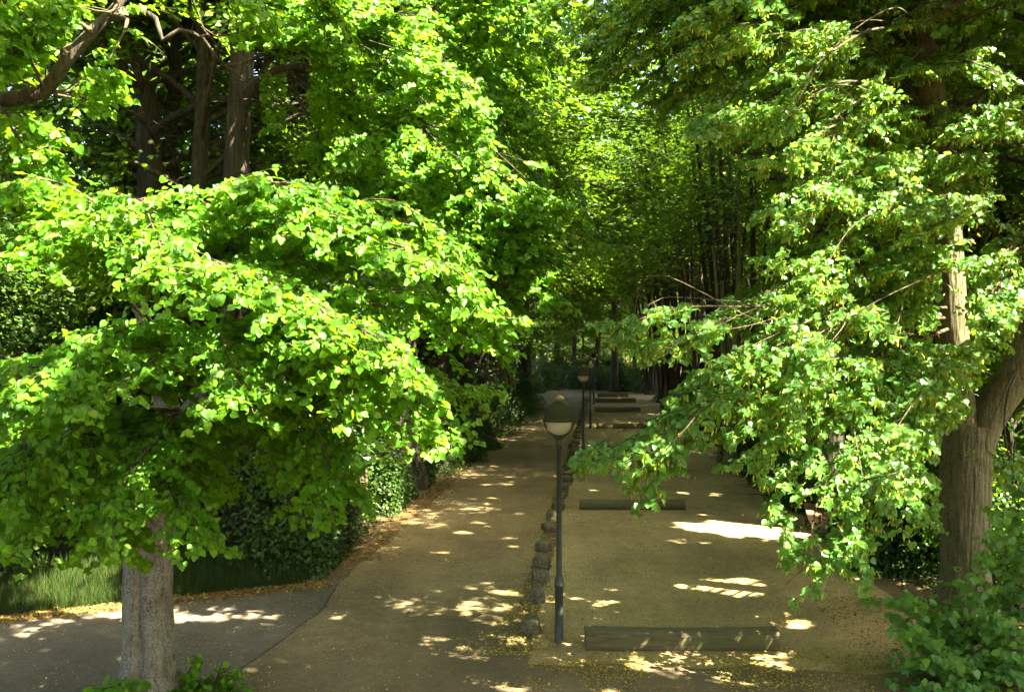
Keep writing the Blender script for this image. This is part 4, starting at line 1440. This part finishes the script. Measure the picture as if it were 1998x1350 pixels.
for k, o_, y_, lb in rm:
    plant(k, 'hornbeam', lb, 'tree', (lane(o_, y_), y_, 0), RNG.uniform(1.0, 1.15), None, 'beech_leaf', 'bark_dark', squash=(1.4, 1.4, 1.05), group='hornbeam clumps right of the lane')
rw = [(13.5, 34), (16.5, 44), (13, 60), (17, 68), (12, 76), (17, 84), (11, 92), (20, 32), (22, 54), (23, 76)]
for i, (o_, y_) in enumerate(rw):
    plant(('tall_b', 'tall_c', 'tall_a')[i % 3], 'woodland_tree', f'{W1[i]} woodland tree, {ORD[i]} of those deep in the right wood', 'tree', (lane(o_, y_), y_, 0),
          RNG.uniform(1.25, 1.45), None, 'beech_leaf', 'bark_dark', 'trees deep in the right wood')
ru = [(9.6, 24, .8, 'b'), (11.5, 28, 1.0, 'a'), (9.5, 32, .9, 'b'), (12.5, 21, 1, 'a'), (14, 25, 1.2, 'a'), (10, 38, 1, 'b'), (11, 46, 1.1, 'a'), (10.5, 56, 1.1, 'a'), (11, 66, 1.1, 'a'), (15, 38, 1.2, 'a')]
for i, (o_, y_, s_, k) in enumerate(ru):
    plant('under_' + k, 'understorey_tree', f'{W1[i]} low leafy tree, {ORD[i]} of the undergrowth right of the gravel', 'small tree', (lane(o_, y_), y_, 0), s_, None, 'wood_leaf',
          'bark_dark', 'low trees under the right wood', unique=y_ < 40, extra=lambda P: shrub_filter(P) & stem_view(P))
for i, (o_, y_) in enumerate([(9.5, 73), (10, 83), (9.5, 94)]):  # put in to keep the sun off the far logs
    plant('tall_b', 'broadleaf_tree', f'{W1[i + 4]} tree added for shade, {ORD[i]} of the three behind the far logs on the right', 'tree', (lane(o_, y_), y_, 0), 1.1, None, 'wood_leaf', 'bark_dark',
          'trees added to shade the far logs', squash=(1.5, 1.5, 1))
plant('under_b', 'understorey_tree', 'small sunlit tree glowing behind the forked lime at the right edge', 'small tree', at_ground(1985, 21), 1.0, 1.0, 'lime_leaf', 'bark_dark', unique=True)
# far end
fe = [('tall_b', 1198, 95, 'thick dark trunk closing the view beyond the last log'), ('tall_c', 1120, 104, 'forked trunk beyond the bend of the lane'),
      ('tall_a', 1165, 108, 'trunk behind the farthest lamp at the lane end'), ('tall_a', 1240, 106, 'trunk right of the thick one at the lane end'),
      ('tall_b', 1085, 112, 'trunk left of the forked one beyond the bend'), ('tall_c', 1040, 116, 'leftmost trunk beyond the bend of the lane'), ('tall_c', 1290, 112, 'rightmost trunk at the lane end')]
for k, px, d_, lb in fe:
    plant(k, 'broadleaf_tree', lb, 'tree', at_ground(px, d_), 1.05, None, 'wood_leaf', 'bark_dark', 'trees closing the far end of the lane')
for i, (px, d_) in enumerate([(1060, 108), (1140, 114), (1215, 112), (1280, 104), (1000, 116), (1100, 122), (1180, 122)]):
    plant('under_a', 'understorey_tree', f'{W1[i + 8]} low tree, {ORD[i]} of the far undergrowth closing the lane', 'small tree', at_ground(px, d_), 1.2, None, 'beech_leaf', 'bark_dark',
          'low trees at the far end of the lane')
for i, (px, d_) in enumerate([(1030, 93), (1062, 98), (1100, 103), (1135, 101), (1170, 99), (1215, 97), (1245, 98), (1262, 94), (1010, 96), (1085, 106), (1150, 107), (1190, 106)]):
    plant(('shrub_a', 'shrub_c')[i % 2], 'shrub', f'{W1[i]} low bush, {ORD[i]} of those across the far end of the lane', 'shrub', at_ground(px, d_), 1.15, None, 'hedge_shade_leaf', 'bark_dark',
          'bushes across the far end of the lane', names=('stems', 'foliage'))
SHADE_R, SHADE_L = [], []  # spots to keep shaded by sprays added high above them
for y_ in (13.4, 15.4, 17.4, 19.6, 22):
    for x_ in np.arange(-9.5, 7.6, 2.1):
        if y_ > 19 and x_ < -3.2:
            continue
        (SHADE_R if x_ > -1.5 else SHADE_L).append(((x_, y_, 0), 1.15))
SHADE_R += [(at(1856, 590, 17.6), .45), (at(1850, 530, 17.6), .4), ((.76, 16, 3.9), .7), ((.76, 16, 2), .6)]
SHADE_L += [((-5.6, 10.4, 2.6), 1.3), ((-4.2, 10.3, 2.4), 1.0), ((-5.8, 11.2, 4.6), 1.1), ((-6.4, 12.2, 5.2), 1.2), ((-4.5, 10.8, 4.4), .6), ((-9, 16, 3), 1.5), ((-9.5, 18.5, 4), 1.6), ((-7, 14, 4), 1.2), ((-9, 18.5, 0), 1.4), ((-6.8, 19.2, 0), 1.3), ((-5, 20.3, 0), 1.1), ((-10, 20, 2), 1.4), ((-7.5, 21, 2), 1.3)]
# unseen trees added so that their crowns shade the foreground
for i, (k, x_, y_, s_, lb) in enumerate([
        ('tall_b', 11.5, 9.0, 1.0, 'tall unseen tree added for shade right of the camera'), ('tall_a', 13.5, 15.5, 1.0, 'tall unseen tree added for shade right of the forked lime'),
        ('tall_b', 14.5, 24, 1.05, 'tall tree added for shade behind the forked lime to the right'), ('tall_a', 15.0, 31, 1.0, 'tall tree added for shade beyond the bench to the right'),
        ('tall_c', 16.5, 5, 1.1, 'unseen tree added for shade farther right beside the camera'),
        ('tall_b', 9.5, 13.0, 1.0, 'unseen tree added for shade nearest the forked lime'), ('tall_a', 11.4, 19.8, 1.0, 'tree added for shade just right of the forked lime'),
        ('tall_b', 11.6, 27.5, 1.0, 'dark trunk among the right shrubs beyond the bench'), ('tall_a', 11.8, 36, 1.1, 'dark trunk behind the flared one on the right'),
        ('tall_b', 6.5, 7.5, 1.0, 'unseen tree added for shade close to the right of the camera'), ('tall_b', -3.6, 3.8, 1.0, 'unseen tree added for shade close to the left of the camera')]):
    plant(k, 'broadleaf_tree', lb, 'tree', (x_, y_, 0), s_, None, 'wood_leaf', 'bark_dark', 'tall trees added for shade', unique=True, offframe=y_ < 20, extra=stem_view, shade=SHADE_R if x_ == 9.5 else SHADE_L if x_ == 6.5 else None)

for i, (x_, y_, s_) in enumerate([(-17, -7, 1.0), (-9, -10, 1.1), (-1, -9, 1.0), (7, -11, 1.1), (15, -8, 1.0)]):  # unseen row, added to cut low sky light and deepen contrast
    plant(('tall_a', 'tall_c', 'tall_b')[i % 3], 'broadleaf_tree', f'{W1[i]} tree, {ORD[i]} from the left of the unseen row added behind the camera', 'tree', (x_, y_, 0), s_, None, 'wood_leaf', 'bark_dark',
          'unseen trees added behind the camera to block sky light', squash=(1.2, 1.2, 1))

# shrubs
sh = [(520, 1130, 1.15, 'shrub_a'), (600, 1128, 1.0, 'shrub_b'), (660, 1110, 1.05, 'shrub_a'), (700, 1075, .9, 'shrub_b'), (740, 1010, .95, 'shrub_b'), (600, 1080, 1.2, 'shrub_c'),
      (500, 1085, 1.1, 'shrub_c'), (770, 985, .8, 'shrub_b'), (800, 955, .9, 'shrub_a'), (900, 905, 1.0, 'shrub_a'), (940, 880, 1.0, 'shrub_b'), (975, 853, 1.0, 'shrub_a'), (1000, 832, 1, 'shrub_a'),
      (1020, 815, 1, 'shrub_b'), (1035, 803, 1, 'shrub_a'), (690, 990, 1.1, 'shrub_c'), (430, 1100, .9, 'shrub_c'), (835, 930, 1.0, 'shrub_c'), (880, 895, 1.1, 'shrub_c')]
for i, (px, py, s_, k) in enumerate(sh):
    p = gp(px, py)
    p[1] += 1.0 * s_
    p[0] -= .45 * s_
    plant(k, 'shrub', f'{W1[i]} green shrub, {ORD[i]} of the hedge left of the lane', 'shrub', p, s_, None, 'hedge_shade_leaf', 'bark_dark', 'shrubs along the left lane edge', names=('stems', 'foliage'), unique=i < 9)
sr = [(1500, 975, 1.1, 'shrub_c'), (1560, 1000, 1.0, 'shrub_a'), (1470, 945, 1.0, 'shrub_a'), (1680, 1055, 1.1, 'shrub_c'), (1740, 1100, 1.1, 'shrub_a'), (1800, 1130, 1.1, 'shrub_c'),
      (1700, 1120, .7, 'shrub_b'), (1960, 1160, 1.3, 'shrub_c'), (1440, 905, .8, 'shrub_b'), (1350, 830, 1.0, 'shrub_a'), (1315, 800, 1.0, 'shrub_b'), (1300, 785, 1.0, 'shrub_a'), (1390, 868, 1.0, 'shrub_a')]
for i, (px, py, s_, k) in enumerate(sr):
    p = gp(px, py)
    p[1] += .9 * s_
    p[0] += .5 * s_
    plant(k, 'shrub', f'{W1[i]} dark shrub, {ORD[i]} of the hedge right of the gravel', 'shrub', p, s_, None, 'hedge_shade_leaf', 'bark_dark', 'shrubs along the right gravel edge', names=('stems', 'foliage'), unique=i < 8)

# basal shoots round the right lime, close to the camera side
sb = gp(1930, 1290)
SB = []
for x0, y0, d0, x1, y1, d1 in [(1960, 1330, 15, 1790, 1180, 14.2), (1980, 1330, 15, 1960, 1040, 14.4), (1950, 1380, 14.8, 1780, 1290, 13.8), (1960, 1400, 14.6, 1850, 1290, 13.6),
                               (1990, 1380, 14.6, 1950, 1200, 13.8), (2010, 1340, 14.8, 2010, 1080, 14.4), (1960, 1420, 14.4, 1850, 1350, 13.4), (2020, 1400, 14.4, 1990, 1280, 13.4), (1980, 1300, 15.2, 1990, 920, 14.8),
                               (1950, 1330, 15.2, 1830, 1220, 14.6), (2040, 1300, 15, 2050, 1000, 14.5), (1940, 1350, 15, 1770, 1250, 14.2), (1930, 1420, 14.6, 1760, 1340, 13.8)]:
    m_ = ((x0 + x1) / 2, (y0 + y1) / 2 - 40, (d0 + d1) / 2)
    SB.append({'p': [(x0, y0, d0), m_, (x1, y1, d1)], 'start': .15})
big_tree('leafy_sapling', 'round leaved saplings sprouting before the forked lime foot, bottom right', np.array((sb[0], sb[1], 0)), 'lime_leaf_cool', 'bark_brown',
         [([np.array((7.3, 15.0, 0)), at(1950, 1330, 15)], [.05, .03], 8), ([np.array((7.5, 14.9, 0)), at(1980, 1300, 15)], [.05, .03], 8)],
         SB, np.array((7.6, 15.2, 0)), twig=.6, leaf=.115, gap=.14, mult=1)
# small shoots at the left lime foot
fb = np.array((-4.9, 13.3, 0.0))
FB = [{'p': [fb + np.array((x_, y_, .0)), fb + np.array((x_ * 1.3, y_ * 1.3, h_ * .6)), fb + np.array((x_ * 1.8, y_ * 1.7, h_))], 'start': .1, 'twig': .2, 'leaf': .085, 'gap': .06, 'root_r': .006}
      for x_, y_, h_ in [(x * 1.0, y, h * .5) for x, y, h in [(-.3, -.2, .35), (-.4, .1, .3), (-.2, -.35, .25), (.45, -.1, .3), (.55, .15, .32), (.7, .1, .25), (.4, -.3, .22), (-.5, -.1, .3)][2:7]]]
big_tree('lime_shoots', 'small leafy shoots sprouting at the left lime trunk foot', fb, 'lime_leaf', 'bark_lime',
         [([fb + np.array((.4, 0, 0)), fb + np.array((.45, 0, .15))], [.01, .006], 6)], FB, fb, twig=.2, leaf=.085, gap=.06)

# distant wood closing the horizon
LW = Leaves()
n = 60000
c1 = np.c_[RNG.uniform(-70, 80, 900), RNG.uniform(128, 150, 900), 26 * RNG.random(900) ** .8]
c2 = np.c_[RNG.uniform(-46, -34, 700), RNG.uniform(8, 130, 700), 22 * RNG.random(700) ** .8]
c3 = np.c_[RNG.uniform(40, 54, 700), RNG.uniform(8, 130, 700), 22 * RNG.random(700) ** .8]
cc = np.concatenate([c1, c2, c3])
sprays(LW, cc, unit(rnd(len(cc)) * np.array((1, 1, 0))), RNG.uniform(1.6, 3.0, len(cc)), 55, .5, flat=.3)
dw = LW.build('distant_wood', M['wood_leaf'])
tag(dw, 'far mass of green woodland closing the view between the trunks', 'wood', kind='stuff')

# ----------------------------------------------------------------------------
# light, camera, render settings
w = bpy.data.worlds.new('World')
bpy.context.scene.world = w
w.use_nodes = True
nt = w.node_tree
sky = nt.nodes.new('ShaderNodeTexSky')
sky.sky_type = 'NISHITA'
sky.sun_disc = False
sky.sun_elevation = ELEV
sky.sun_rotation = AZ
bg = nt.nodes['Background']
sky.air_density = .7
sky.dust_density = 5
sky.ozone_density = .3
bg.inputs[1].default_value = 0.075
nt.links.new(sky.outputs[0], bg.inputs[0])
sl = bpy.data.lights.new('sun', 'SUN')
sl.energy = 5.0
sl.angle = math.radians(.55)
sl.color = (1, .93, .72)
so = bpy.data.objects.new('sun', sl)
C.objects.link(so)
so.rotation_euler = Vector(SUN.tolist()).to_track_quat('Z', 'Y').to_euler()

cam = bpy.data.cameras.new('camera')
cam.sensor_width = 36
cam.lens = FPX / 1998 * 36
cam.clip_end = 1000
co = bpy.data.objects.new('camera', cam)
C.objects.link(co)
co.location = (0, 0, CAM_H)
co.rotation_euler = (PI / 2 - math.atan(10 / FPX), 0, 0)
sc = bpy.context.scene
sc.camera = co
sc.render.engine = 'CYCLES'
sc.view_settings.view_transform = 'Standard'
sc.view_settings.look = 'None'
sc.view_settings.exposure = 4.08
cy = sc.cycles
cy.max_bounces = 7
cy.diffuse_bounces = 4
cy.glossy_bounces = 2
cy.transmission_bounces = 5
cy.use_denoising = True
cy.denoiser = 'OPENIMAGEDENOISE'
cy.denoising_input_passes = 'RGB_ALBEDO_NORMAL'
cy.sample_clamp_indirect = 6
